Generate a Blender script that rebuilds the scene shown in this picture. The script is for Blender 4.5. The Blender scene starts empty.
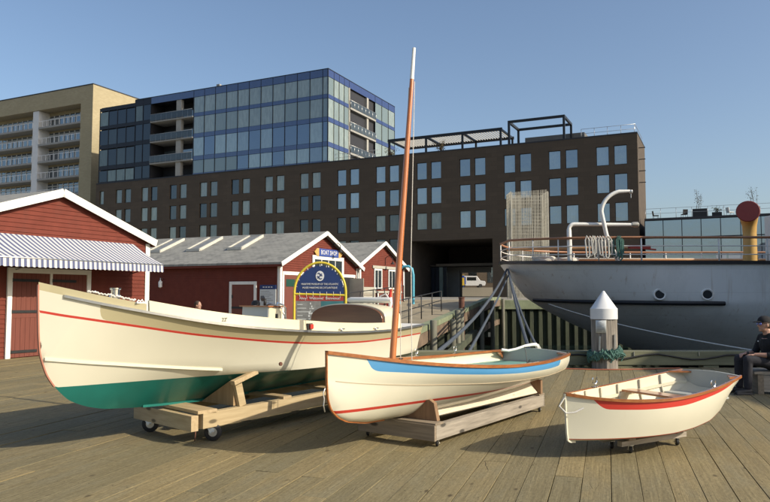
import bpy, bmesh, math, random
import numpy as np
from mathutils import Vector, Matrix, Quaternion
random.seed(7)
R = math.radians
SC = bpy.context.scene
COL = SC.collection
V = Vector

# ------------------------------------------------------------------ materials
def _nodes(name):
    m = bpy.data.materials.new(name); m.use_nodes = True
    nt = m.node_tree; b = nt.nodes['Principled BSDF']
    return m, nt, b
def N(nt, typ, **kw):
    n = nt.nodes.new(typ)
    for k, v in kw.items():
        if hasattr(n, k): setattr(n, k, v)
        else: n.inputs[k].default_value = v
    return n
def c4(c): return (c[0], c[1], c[2], 1)
def mixc(nt, fac, a, b, mode='MIX'):
    n = nt.nodes.new('ShaderNodeMix'); n.data_type = 'RGBA'; n.blend_type = mode
    for sock, val in ((n.inputs[0], fac), (n.inputs[6], a), (n.inputs[7], b)):
        if isinstance(val, bpy.types.NodeSocket): nt.links.new(val, sock)
        elif isinstance(val, tuple): sock.default_value = c4(val)
        else: sock.default_value = val
    return n.outputs[2]
def ramp(nt, src, p0, p1, c0=(0, 0, 0), c1=(1, 1, 1)):
    n = nt.nodes.new('ShaderNodeValToRGB'); e = n.color_ramp.elements
    e[0].position = p0; e[1].position = p1; e[0].color = c4(c0); e[1].color = c4(c1)
    nt.links.new(src, n.inputs[0]); return n.outputs[0]
def coords(nt, scale=(1, 1, 1), rnd=False):
    tc = nt.nodes.new('ShaderNodeTexCoord'); mp = nt.nodes.new('ShaderNodeMapping')
    mp.inputs['Scale'].default_value = scale
    nt.links.new(tc.outputs['Object'], mp.inputs['Vector'])
    return mp.outputs['Vector']
def noise(nt, vec, scale, detail=4, rough=.55):
    n = nt.nodes.new('ShaderNodeTexNoise'); n.inputs['Scale'].default_value = scale
    n.inputs['Detail'].default_value = detail; n.inputs['Roughness'].default_value = rough
    nt.links.new(vec, n.inputs['Vector']); return n.outputs['Fac']
def bump(nt, b, h, strength, dist=.01):
    n = nt.nodes.new('ShaderNodeBump'); n.inputs['Strength'].default_value = strength
    n.inputs['Distance'].default_value = dist
    nt.links.new(h, n.inputs['Height']); nt.links.new(n.outputs['Normal'], b.inputs['Normal'])
def pmat(name, col, rough=.6, var=.15, scale=5., bmp=.15, bscale=30., metal=0., stretch=(1, 1, 1), dirt=None, coat=0., spec=.5, dist=.004, tint=None):
    m, nt, b = _nodes(name)
    vec = coords(nt, stretch)
    f = noise(nt, vec, scale, 6)
    f2 = ramp(nt, f, .3, .7)
    lo = tuple(max(0, c * (1 - var)) for c in col); hi = tuple(min(1, c * (1 + var)) for c in col)
    if tint: hi = tint
    out = mixc(nt, f2, lo, hi)
    if dirt:
        d = ramp(nt, noise(nt, coords(nt, (1, 1, .35)), dirt[1], 8, .65), dirt[2], dirt[2] + .12)
        mm = nt.nodes.new('ShaderNodeMath'); mm.operation = 'MULTIPLY'; mm.inputs[1].default_value = dirt[3]
        nt.links.new(d, mm.inputs[0]); out = mixc(nt, mm.outputs[0], out, dirt[0])
    nt.links.new(out, b.inputs['Base Color'])
    b.inputs['Roughness'].default_value = rough; b.inputs['Metallic'].default_value = metal
    b.inputs['Specular IOR Level'].default_value = spec
    if coat: b.inputs['Coat Weight'].default_value = coat; b.inputs['Coat Roughness'].default_value = .08
    if bmp: bump(nt, b, noise(nt, vec, bscale, 4), bmp, dist)
    return m
def wood(name, lo, hi, rough=.7, axis=0, scale=3., bmp=.4, knots=True, coat=0):
    """grain running along a local axis"""
    m, nt, b = _nodes(name)
    st = [9, 9, 9]; st[axis] = .7
    vec = coords(nt, tuple(st))
    f = noise(nt, vec, scale, 8, .6)
    c = mixc(nt, ramp(nt, f, .3, .72), lo, hi)
    if knots:
        st2 = [5, 5, 5]; st2[axis] = 2.
        k = nt.nodes.new('ShaderNodeTexVoronoi'); k.inputs['Scale'].default_value = 1.
        nt.links.new(coords(nt, tuple(st2)), k.inputs['Vector'])
        kk = ramp(nt, k.outputs['Distance'], .08, .14, (1, 1, 1), (0, 0, 0))
        c = mixc(nt, kk, c, tuple(x * .35 for x in lo))
    nt.links.new(c, b.inputs['Base Color']); b.inputs['Roughness'].default_value = rough
    if coat: b.inputs['Coat Weight'].default_value = coat; b.inputs['Coat Roughness'].default_value = .1
    bump(nt, b, f, bmp, .004)
    return m
def glass(name, dark, pale, refl=.4, rough=.03, pr=(.45, .6), bmpd=.02, fk=1.):
    """coated glazing: what is behind it varies from window to window"""
    m, nt, b = _nodes(name)
    oi = nt.nodes.new('ShaderNodeObjectInfo')
    f = ramp(nt, oi.outputs['Random'], pr[0], pr[1])
    vec = coords(nt, (1, 1, .25))
    cur = noise(nt, vec, 3., 3)
    pale2 = mixc(nt, ramp(nt, cur, .35, .65), tuple(x * .75 for x in pale), pale)
    c = mixc(nt, f, dark, pale2)
    nt.links.new(c, b.inputs['Base Color'])
    b.inputs['Roughness'].default_value = .4; b.inputs['Specular IOR Level'].default_value = .2
    g = nt.nodes.new('ShaderNodeBsdfGlossy'); g.inputs['Roughness'].default_value = rough
    g.inputs['Color'].default_value = (.82, .92, 1, 1)
    bm_ = nt.nodes.new('ShaderNodeBump'); bm_.inputs['Strength'].default_value = .25; bm_.inputs['Distance'].default_value = bmpd
    nt.links.new(noise(nt, coords(nt), .9, 2), bm_.inputs['Height']); nt.links.new(bm_.outputs['Normal'], g.inputs['Normal'])
    fr = nt.nodes.new('ShaderNodeFresnel'); fr.inputs['IOR'].default_value = 1.5
    ad = nt.nodes.new('ShaderNodeMath'); ad.operation = 'ADD'; ad.inputs[1].default_value = refl; ad.use_clamp = True
    ad.operation = 'MULTIPLY_ADD'; ad.inputs[1].default_value = fk; ad.inputs[2].default_value = refl; nt.links.new(fr.outputs[0], ad.inputs[0])
    mx = nt.nodes.new('ShaderNodeMixShader')
    nt.links.new(ad.outputs[0], mx.inputs[0]); nt.links.new(b.outputs[0], mx.inputs[1]); nt.links.new(g.outputs[0], mx.inputs[2])
    nt.links.new(mx.outputs[0], nt.nodes['Material Output'].inputs[0])
    return m
M = {}
def deckmat():
    m, nt, b = _nodes('weathered_planks')
    at = nt.nodes.new('ShaderNodeAttribute'); at.attribute_name = 'rnd'
    tc = nt.nodes.new('ShaderNodeTexCoord')
    off = nt.nodes.new('ShaderNodeVectorMath'); off.operation = 'MULTIPLY_ADD'
    cx = nt.nodes.new('ShaderNodeCombineXYZ')
    for i in range(3): nt.links.new(at.outputs['Fac'], cx.inputs[i])
    off.inputs[1].default_value = (37, 11, 5)
    nt.links.new(cx.outputs[0], off.inputs[0]); nt.links.new(tc.outputs['Object'], off.inputs[2])
    def mp(s):
        n = nt.nodes.new('ShaderNodeMapping'); n.inputs['Scale'].default_value = s
        nt.links.new(off.outputs[0], n.inputs['Vector']); return n.outputs[0]
    g1 = noise(nt, mp((.5, 14, 1)), 3, 8, .65)
    g2 = noise(nt, mp((.9, 3, 1)), 1.4, 6, .6)
    base = mixc(nt, ramp(nt, g1, .28, .72), (.19, .154, .080), (.305, .254, .138))
    tone = mixc(nt, at.outputs['Fac'], (.78, .80, .82), (1.10, 1.05, .98))
    c = mixc(nt, 1., base, tone, 'MULTIPLY')
    # grey patches from wear
    c = mixc(nt, ramp(nt, g2, .48, .8), c, (.22, .195, .12))
    # long drying cracks
    wv = nt.nodes.new('ShaderNodeTexVoronoi'); wv.feature = 'DISTANCE_TO_EDGE'; wv.inputs['Scale'].default_value = 1
    wn = noise(nt, mp((3, 3, 1)), 2, 4)
    dv = nt.nodes.new('ShaderNodeVectorMath'); dv.operation = 'MULTIPLY_ADD'; dv.inputs[1].default_value = (.25, .25, 0)
    cw = nt.nodes.new('ShaderNodeCombineXYZ'); nt.links.new(wn, cw.inputs[0]); nt.links.new(wn, cw.inputs[1])
    nt.links.new(cw.outputs[0], dv.inputs[0]); nt.links.new(mp((.55, 5.5, 1)), dv.inputs[2])
    nt.links.new(dv.outputs[0], wv.inputs['Vector'])
    cr = ramp(nt, wv.outputs['Distance'], .002, .012, (1, 1, 1), (0, 0, 0))
    gate = ramp(nt, noise(nt, mp((.6, 2.5, 1)), 1.3, 3), .60, .72)
    cg = mixc(nt, 1., cr, gate, 'MULTIPLY')
    c = mixc(nt, cg, c, (.07, .055, .035))
    # small dark knots and specks
    fine = noise(nt, mp((9, 22, 1)), 2.2, 5, .7)
    c = mixc(nt, ramp(nt, fine, .36, .64), mixc(nt, 1., c, (.78, .77, .75), 'MULTIPLY'), mixc(nt, 1., c, (1.1, 1.1, 1.08), 'MULTIPLY'))
    k = nt.nodes.new('ShaderNodeTexVoronoi'); k.inputs['Scale'].default_value = 1.
    nt.links.new(mp((2.2, 4.2, 1)), k.inputs['Vector'])
    kk = ramp(nt, k.outputs['Distance'], .05, .11, (1, 1, 1), (0, 0, 0))
    c = mixc(nt, mixc(nt, .8, (0, 0, 0), kk), c, (.06, .043, .022))
    big = noise(nt, coords(nt), .35, 5)
    c = mixc(nt, ramp(nt, big, .35, .75), c, mixc(nt, 1., c, (.82, .82, .83), 'MULTIPLY'))
    nt.links.new(c, b.inputs['Base Color'])
    b.inputs['Roughness'].default_value = .82; b.inputs['Specular IOR Level'].default_value = .3
    hh = nt.nodes.new('ShaderNodeMath'); hh.operation = 'SUBTRACT'
    nt.links.new(g1, hh.inputs[0]); nt.links.new(cg, hh.inputs[1])
    bump(nt, b, hh.outputs[0], .55, .008)
    return m
def stripes(name, axis, pitch, c0, c1, frac=.5):
    m, nt, b = _nodes(name)
    tc = nt.nodes.new('ShaderNodeTexCoord'); sp = nt.nodes.new('ShaderNodeSeparateXYZ')
    nt.links.new(tc.outputs['Object'], sp.inputs[0])
    d = nt.nodes.new('ShaderNodeMath'); d.operation = 'DIVIDE'; d.inputs[1].default_value = pitch; nt.links.new(sp.outputs[axis], d.inputs[0])
    fr = nt.nodes.new('ShaderNodeMath'); fr.operation = 'FRACT'; nt.links.new(d.outputs[0], fr.inputs[0])
    lt = nt.nodes.new('ShaderNodeMath'); lt.operation = 'LESS_THAN'; lt.inputs[1].default_value = frac; nt.links.new(fr.outputs[0], lt.inputs[0])
    nt.links.new(mixc(nt, lt.outputs[0], c1, c0), b.inputs['Base Color']); b.inputs['Roughness'].default_value = .85
    bump(nt, b, noise(nt, coords(nt), 3, 4), .3, .02)
    return m
def shingles(name):
    m, nt, b = _nodes(name)
    br = nt.nodes.new('ShaderNodeTexBrick'); br.inputs['Scale'].default_value = 1
    br.inputs['Brick Width'].default_value = .3; br.inputs['Row Height'].default_value = .16; br.inputs['Mortar Size'].default_value = .008
    br.inputs['Color1'].default_value = c4((.17, .17, .155)); br.inputs['Color2'].default_value = c4((.29, .285, .255)); br.inputs['Mortar'].default_value = c4((.05, .05, .05))
    nt.links.new(coords(nt), br.inputs['Vector'])
    c = mixc(nt, ramp(nt, noise(nt, coords(nt), 1.6, 6), .35, .7), br.outputs['Color'], (.27, .265, .235))
    nt.links.new(c, b.inputs['Base Color']); b.inputs['Roughness'].default_value = .9
    bump(nt, b, br.outputs['Fac'], -.4, .02)
    return m
def brickmat(name, c1, c2, mortar, bw, bh, ms=.01, swap=True):
    m, nt, b = _nodes(name)
    br = nt.nodes.new('ShaderNodeTexBrick'); br.inputs['Scale'].default_value = 1
    br.inputs['Brick Width'].default_value = bw; br.inputs['Row Height'].default_value = bh; br.inputs['Mortar Size'].default_value = ms
    br.inputs['Color1'].default_value = c4(c1); br.inputs['Color2'].default_value = c4(c2); br.inputs['Mortar'].default_value = c4(mortar)
    tc = nt.nodes.new('ShaderNodeTexCoord'); sp = nt.nodes.new('ShaderNodeSeparateXYZ'); nt.links.new(tc.outputs['Object'], sp.inputs[0])
    ad = nt.nodes.new('ShaderNodeMath'); nt.links.new(sp.outputs[0], ad.inputs[0]); nt.links.new(sp.outputs[1], ad.inputs[1])
    cb = nt.nodes.new('ShaderNodeCombineXYZ'); nt.links.new(ad.outputs[0], cb.inputs[0]); nt.links.new(sp.outputs[2], cb.inputs[1])
    nt.links.new(cb.outputs[0], br.inputs['Vector'])
    c = mixc(nt, ramp(nt, noise(nt, coords(nt), .35, 8), .3, .75), br.outputs['Color'], tuple((a + b_) / 2 * .85 for a, b_ in zip(c1, c2)))
    nt.links.new(c, b.inputs['Base Color']); b.inputs['Roughness'].default_value = .75
    bump(nt, b, noise(nt, coords(nt), 8, 4), .2, .01)
    return m

M['deck'] = deckmat()
M['nail'] = pmat('rusty_nail_head', (.045, .032, .024), .8, .3, 20, 0)
M['cream'] = pmat('cream_hull_paint', (.665, .64, .51), .32, .025, 2, .04, 9, coat=.25, dirt=((.5, .44, .3), 3, .66, .25))
M['tan'] = pmat('tan_band_paint', (.44, .39, .235), .35, .03, 2, .04, 9, coat=.2)
M['white'] = pmat('white_paint', (.74, .73, .68), .5, .04, 3, .1, 30, dirt=((.45, .42, .36), 4, .6, .35))
M['red_stripe'] = pmat('red_stripe_paint', (.5, .045, .03), .35, .05, 3, 0, coat=.3)
M['green'] = pmat('green_bottom_paint', (.010, .14, .115), .4, .1, 3, .05, 12, coat=.15, dirt=((.03, .2, .16), 2, .6, .4))
M['blue'] = pmat('blue_band_paint', (.075, .27, .51), .35, .03, 3, .03, coat=.3)
M['red_band'] = pmat('red_band_paint', (.53, .042, .03), .35, .04, 3, .03, coat=.3)
M['varnish'] = wood('varnished_wood', (.24, .075, .022), (.42, .16, .05), .28, 0, 4, .1, False, .6)
M['varnish_y'] = wood('varnished_wood_thwart', (.24, .075, .022), (.42, .16, .05), .3, 1, 4, .1, False, .5)
M['mast'] = wood('mast_wood', (.40, .125, .03), (.54, .19, .055), .3, 2, 3, .08, False, .6)
M['darkwood'] = wood('dark_brown_panel', (.095, .036, .015), (.145, .054, .023), .45, 1, 3, .1, False, .2)
M['lumber'] = wood('fresh_lumber', (.36, .27, .145), (.50, .395, .235), .75, 0, 3, .3)
M['lumber_y'] = wood('fresh_lumber_cross', (.37, .27, .145), (.51, .39, .23), .75, 1, 3, .3)
M['plywood'] = wood('plywood_chock', (.30, .195, .095), (.42, .29, .155), .75, 2, 3, .2)
M['greywood'] = wood('weathered_lumber', (.20, .175, .14), (.40, .35, .28), .85, 0, 3, .5)
M['greywood_y'] = wood('weathered_lumber_cross', (.17, .135, .095), (.30, .24, .17), .85, 1, 3, .5)
M['greywood_z'] = wood('weathered_pile_wood', (.13, .115, .095), (.36, .32, .27), .9, 2, 2.2, .9)
M['palewood'] = wood('pale_old_plank', (.55, .47, .35), (.75, .67, .52), .8, 0, 3, .4)
M['brownchock'] = wood('brown_stained_chock', (.17, .10, .055), (.28, .17, .09), .8, 2, 3, .3)
M['steel'] = pmat('galvanised_steel', (.55, .55, .53), .35, .1, 12, .1, metal=.9)
M['chrome'] = pmat('polished_metal', (.75, .75, .75), .15, .05, 10, 0, metal=1)
M['black'] = pmat('black_rubber', (.015, .015, .016), .6, .2, 20, .2)
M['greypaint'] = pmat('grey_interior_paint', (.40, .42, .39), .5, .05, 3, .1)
M['greengrey'] = pmat('pale_green_floor_paint', (.18, .36, .30), .55, .08, 4, .1)
M['yellowwood'] = wood('yellow_floorboard', (.5, .33, .12), (.62, .44, .19), .5, 0, 3, .2, False)
M['rope_white'] = pmat('white_rope', (.62, .60, .54), .9, .15, 40, .5, 120)
M['rope_blue'] = pmat('blue_grey_rope', (.065, .08, .10), .9, .25, 40, .6, 120)
M['rope_green'] = pmat('green_rope', (.055, .15, .12), .9, .35, 30, .8, 90, tint=(.12, .24, .2))
M['redhose'] = pmat('rust_red_hose', (.33, .10, .05), .7, .2, 6, .1)
M['redwall'] = pmat('barn_red_clapboard', (.15, .037, .024), .85, .12, 3, .25, 30, dirt=((.13, .042, .03), 2, .55, .5), spec=.25)
M['reddoor'] = pmat('red_plank_door', (.155, .044, .028), .75, .1, 4, .3, 20, stretch=(6, 6, .6))
M['trim'] = pmat('white_trim_paint', (.76, .75, .69), .6, .04, 5, .15, 30, dirt=((.5, .47, .4), 5, .6, .3))
M['shingle'] = shingles('asphalt_shingles')
M['awning'] = stripes('striped_canvas', 1, .15, (.095, .11, .20), (.56, .555, .53), .5)
M['iron'] = pmat('black_iron', (.02, .02, .02), .55, .2, 10, .2)
M['darkroom'] = pmat('dark_interior', (.02, .018, .016), .9, .2, 2, 0)
M['paneglass'] = glass('shed_window_glass', (.012, .015, .016), (.03, .035, .035), .1)
M['beigedoor'] = pmat('grey_beige_door_paint', (.42, .40, .33), .7, .06, 4, .2)
M['brown'] = brickmat('dark_brown_stone', (.064, .045, .027), (.088, .063, .039), (.047, .034, .022), 1.5, .55, .015)
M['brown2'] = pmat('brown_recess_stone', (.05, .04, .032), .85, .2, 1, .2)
M['brownpale'] = brickmat('brown_column_stone', (.105, .088, .066), (.13, .108, .08), (.07, .06, .045), 1.2, .6, .012)
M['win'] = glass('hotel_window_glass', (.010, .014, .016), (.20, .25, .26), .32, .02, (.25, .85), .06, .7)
M['winleft'] = glass('dull_reflection_hotel_glass', (.008, .011, .012), (.30, .34, .28), .09, .02, (.2, .8), .06, .5)  # left panes: weaker sky reflection put into greener, duller glass
M['winframe'] = pmat('dark_metal_frame', (.018, .018, .02), .4, .1, 5, 0, metal=.3)
M['curtain'] = glass('curtain_wall_glass', (.015, .04, .11), (.24, .30, .27), .20, .02, (.25, .6), .02, .6)
M['curtaindark'] = glass('dark_reflection_glass', (.010, .015, .024), (.17, .22, .20), .05, .02, (.55, .95), .02, .2)  # dark panes stand in for reflections of neighbouring buildings
M['spandrel'] = glass('blue_spandrel_glass', (.018, .03, .12), (.028, .045, .15), .10, .08, (.0, 1.), .02, .5)
M['mullion'] = pmat('dark_mullion', (.02, .022, .03), .45, .1, 5, 0, metal=.4)
M['navy'] = pmat('dark_slab', (.022, .022, .026), .6, .1, 3, 0)
M['slabgrey'] = pmat('balcony_slab_concrete', (.30, .295, .27), .8, .08, 2, .1)
M['railglass'] = glass('balcony_glass', (.035, .045, .05), (.06, .075, .08), .03, .1, (.4, .6), .02, .35)
M['curtainpale'] = glass('pale_curtain_wall_glass', (.15, .19, .17), (.27, .32, .28), .11, .03, (.1, .5), .02, .5)
M['skypane'] = pmat('dusty_skylight_pane', (.20, .20, .185), .35, .15, 3, 0)
M['lobby'] = pmat('grey_lobby_wall', (.24, .235, .22), .8, .1, 1, .1)
M['greenpane'] = pmat('dark_green_pane', (.02, .07, .05), .3, .1, 3, 0)
M['signblue2'] = pmat('royal_blue_board', (.04, .075, .28), .5, .06, 3, 0)
M['pavglass'] = glass('pavilion_glass', (.03, .07, .11), (.13, .19, .23), .42, .03, (.3, .9))
M['pavcore'] = pmat('pavilion_core', (.03, .04, .05), .8, .1, 2, 0)
M['curb'] = pmat('skylight_curb_paint', (.52, .50, .43), .7, .1, 4, .1)
M['column'] = pmat('pale_column', (.33, .32, .285), .75, .06, 2, .1)
M['beige'] = brickmat('beige_brick', (.345, .285, .165), (.42, .355, .215), (.31, .27, .19), .6, .2, .012)
M['whitefin'] = pmat('white_fin_wall', (.66, .66, .64), .7, .05, 1, .1)
M['aptglass'] = glass('apartment_glass', (.02, .03, .045), (.12, .14, .14), .16, .03, (.3, .8))
def shippaint():
    m, nt, b = _nodes('ship_white_paint')
    tc = nt.nodes.new('ShaderNodeTexCoord'); sp = nt.nodes.new('ShaderNodeSeparateXYZ'); nt.links.new(tc.outputs['Object'], sp.inputs[0])
    cb = nt.nodes.new('ShaderNodeCombineXYZ'); nt.links.new(sp.outputs[0], cb.inputs[0]); nt.links.new(sp.outputs[2], cb.inputs[1])
    br = nt.nodes.new('ShaderNodeTexBrick'); br.inputs['Scale'].default_value = 1; br.inputs['Brick Width'].default_value = 3.4; br.inputs['Row Height'].default_value = .82
    br.inputs['Mortar Size'].default_value = .012; br.inputs['Mortar Smooth'].default_value = 1.
    br.inputs['Color1'].default_value = (.87, .86, .82, 1); br.inputs['Color2'].default_value = (.84, .83, .79, 1); br.inputs['Mortar'].default_value = (.79, .78, .74, 1)
    nt.links.new(cb.outputs[0], br.inputs['Vector'])
    st = noise(nt, coords(nt, (5, 5, .22)), 1.3, 6, .6)
    c = mixc(nt, ramp(nt, st, .60, .80), br.outputs['Color'], (.52, .43, .33))
    c = mixc(nt, ramp(nt, noise(nt, coords(nt, (1, 1, .6)), .8, 7, .65), .5, .8), c, (.68, .67, .63))
    nt.links.new(c, b.inputs['Base Color']); b.inputs['Roughness'].default_value = .45; b.inputs['Coat Weight'].default_value = .6; b.inputs['Coat Roughness'].default_value = .3
    h = nt.nodes.new('ShaderNodeMath'); h.operation = 'SUBTRACT'
    nt.links.new(noise(nt, coords(nt), 1.1, 3), h.inputs[0]); nt.links.new(br.outputs['Fac'], h.inputs[1])
    bump(nt, b, h.outputs[0], .35, .03)
    return m
M['shipwhite'] = shippaint()
M['shipblack'] = pmat('ship_black_paint', (.02, .02, .022), .45, .2, 2, .2)
M['brass'] = pmat('porthole_rim_brass', (.55, .5, .4), .35, .1, 8, .1, metal=.6)
M['shipglass'] = glass('porthole_glass', (.01, .01, .012), (.012, .012, .014), .0)
M['railwood'] = wood('teak_rail', (.26, .11, .05), (.40, .19, .09), .5, 0, 2, .1, False)
M['railwood2'] = wood('pale_teak_rail', (.50, .26, .11), (.62, .36, .17), .5, 0, 2, .1, False)
M['yellow'] = pmat('yellow_vent_paint', (.55, .34, .10), .5, .06, 3, .1)
M['ventred'] = pmat('dark_red_vent_mouth', (.17, .022, .02), .6, .1, 3, .1)
M['yellowtube'] = pmat('yellow_tube_paint', (.66, .52, .05), .45, .06, 6, .05)
M['signblue'] = pmat('navy_sign_panel', (.018, .04, .14), .5, .1, 3, .05)
M['signred'] = pmat('red_sign_strip', (.36, .045, .035), .5, .06, 3, 0)
M['signgrey'] = pmat('grey_map_panel', (.22, .22, .21), .5, .25, 7, 0)
M['signteal'] = pmat('teal_map_panel', (.05, .17, .19), .5, .15, 5, 0)
M['signwhite'] = pmat('white_lettering', (.72, .72, .70), .6, .02, 3, 0)
M['paper'] = pmat('white_notice_paper', (.60, .62, .60), .7, .06, 14, 0)
M['ink'] = pmat('grey_print', (.14, .14, .15), .7, .05, 3, 0)
M['concrete'] = pmat('quay_concrete', (.30, .25, .165), .9, .14, .6, .3, 6, dirt=((.16, .15, .11), .5, .5, .5))
M['mossy'] = pmat('mossy_cap', (.22, .25, .15), .9, .25, 1.2, .4, 8, dirt=((.10, .12, .07), 1.2, .5, .6))
M['mossdark'] = pmat('algae_timber', (.075, .085, .055), .9, .35, 1.5, .5, 8)
M['fascia'] = pmat('rotting_fascia_timber', (.17, .12, .08), .9, .3, 2, .5, 8)
M['pile'] = pmat('algae_pile', (.17, .165, .125), .9, .35, 1.6, .6, 9, stretch=(3, 3, .5))
M['sheet'] = pmat('sheet_pile_steel', (.058, .068, .04), .85, .35, 1.3, .4, 7, stretch=(2, 2, .5), dirt=((.035, .04, .03), .8, .52, .7))
M['rust'] = pmat('rusty_steel', (.13, .055, .035), .85, .3, 5, .4, 14)
M['beamgreen'] = pmat('treated_green_timber', (.17, .17, .105), .85, .25, 2.5, .5, 10, stretch=(.5, 3, 3))
M['cyan'] = pmat('cyan_pipe_paint', (.10, .42, .55), .5, .08, 4, .1)
M['mesh'] = pmat('pale_wire_mesh', (.40, .38, .31), .7, .2, 1, 0)
M['cap'] = pmat('white_plastic_cap', (.70, .71, .71), .45, .04, 3, .05, dirt=((.45, .45, .42), 4, .62, .3))
M['paving'] = pmat('plaza_paving', (.27, .25, .21), .9, .12, .3, .2, 5)
M['roofgrey'] = pmat('flat_roof', (.13, .13, .125), .9, .15, .5, .2)
M['skin'] = pmat('skin', (.42, .235, .165), .55, .06, 20, .1)
M['fabric_black'] = pmat('black_cloth', (.012, .012, .014), .9, .3, 15, .4, 60)
M['fabric_navy'] = pmat('dark_cloth', (.02, .02, .026), .9, .3, 15, .4, 60)
M['fabric_pale'] = pmat('pale_cloth', (.42, .42, .44), .9, .1, 15, .3, 60)
M['denim'] = pmat('denim', (.05, .07, .12), .9, .2, 20, .3, 60)
M['hair'] = pmat('brown_hair', (.05, .032, .02), .7, .3, 60, .5, 90)
M['lens'] = glass('mirrored_blue_lens', (.02, .05, .5), (.02, .05, .55), .15)
M['leaf'] = pmat('leaf_green', (.07, .085, .035), .7, .4, 3, 0)
M['leafdry'] = pmat('dry_leaf', (.15, .12, .06), .7, .3, 3, 0)
M['bark'] = pmat('bark', (.09, .07, .05), .9, .3, 6, .4)
M['vanwhite'] = pmat('van_white_paint', (.52, .53, .55), .35, .03, 2, 0, coat=.3)
M['vanblue'] = pmat('blue_panel_paint', (.03, .07, .3), .4, .05, 2, 0)
M['vanyellow'] = pmat('yellow_panel_paint', (.6, .42, .06), .4, .05, 2, 0)
M['flagred'] = pmat('red_flag_cloth', (.55, .04, .03), .85, .1, 10, .3)
def watermat():
    m, nt, b = _nodes('harbour_water')
    b.inputs['Base Color'].default_value = (.012, .022, .02, 1); b.inputs['Roughness'].default_value = .05
    bump(nt, b, noise(nt, coords(nt, (1, 1.6, 1)), 1.4, 5), .4, .06)
    return m
M['water'] = watermat()

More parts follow.
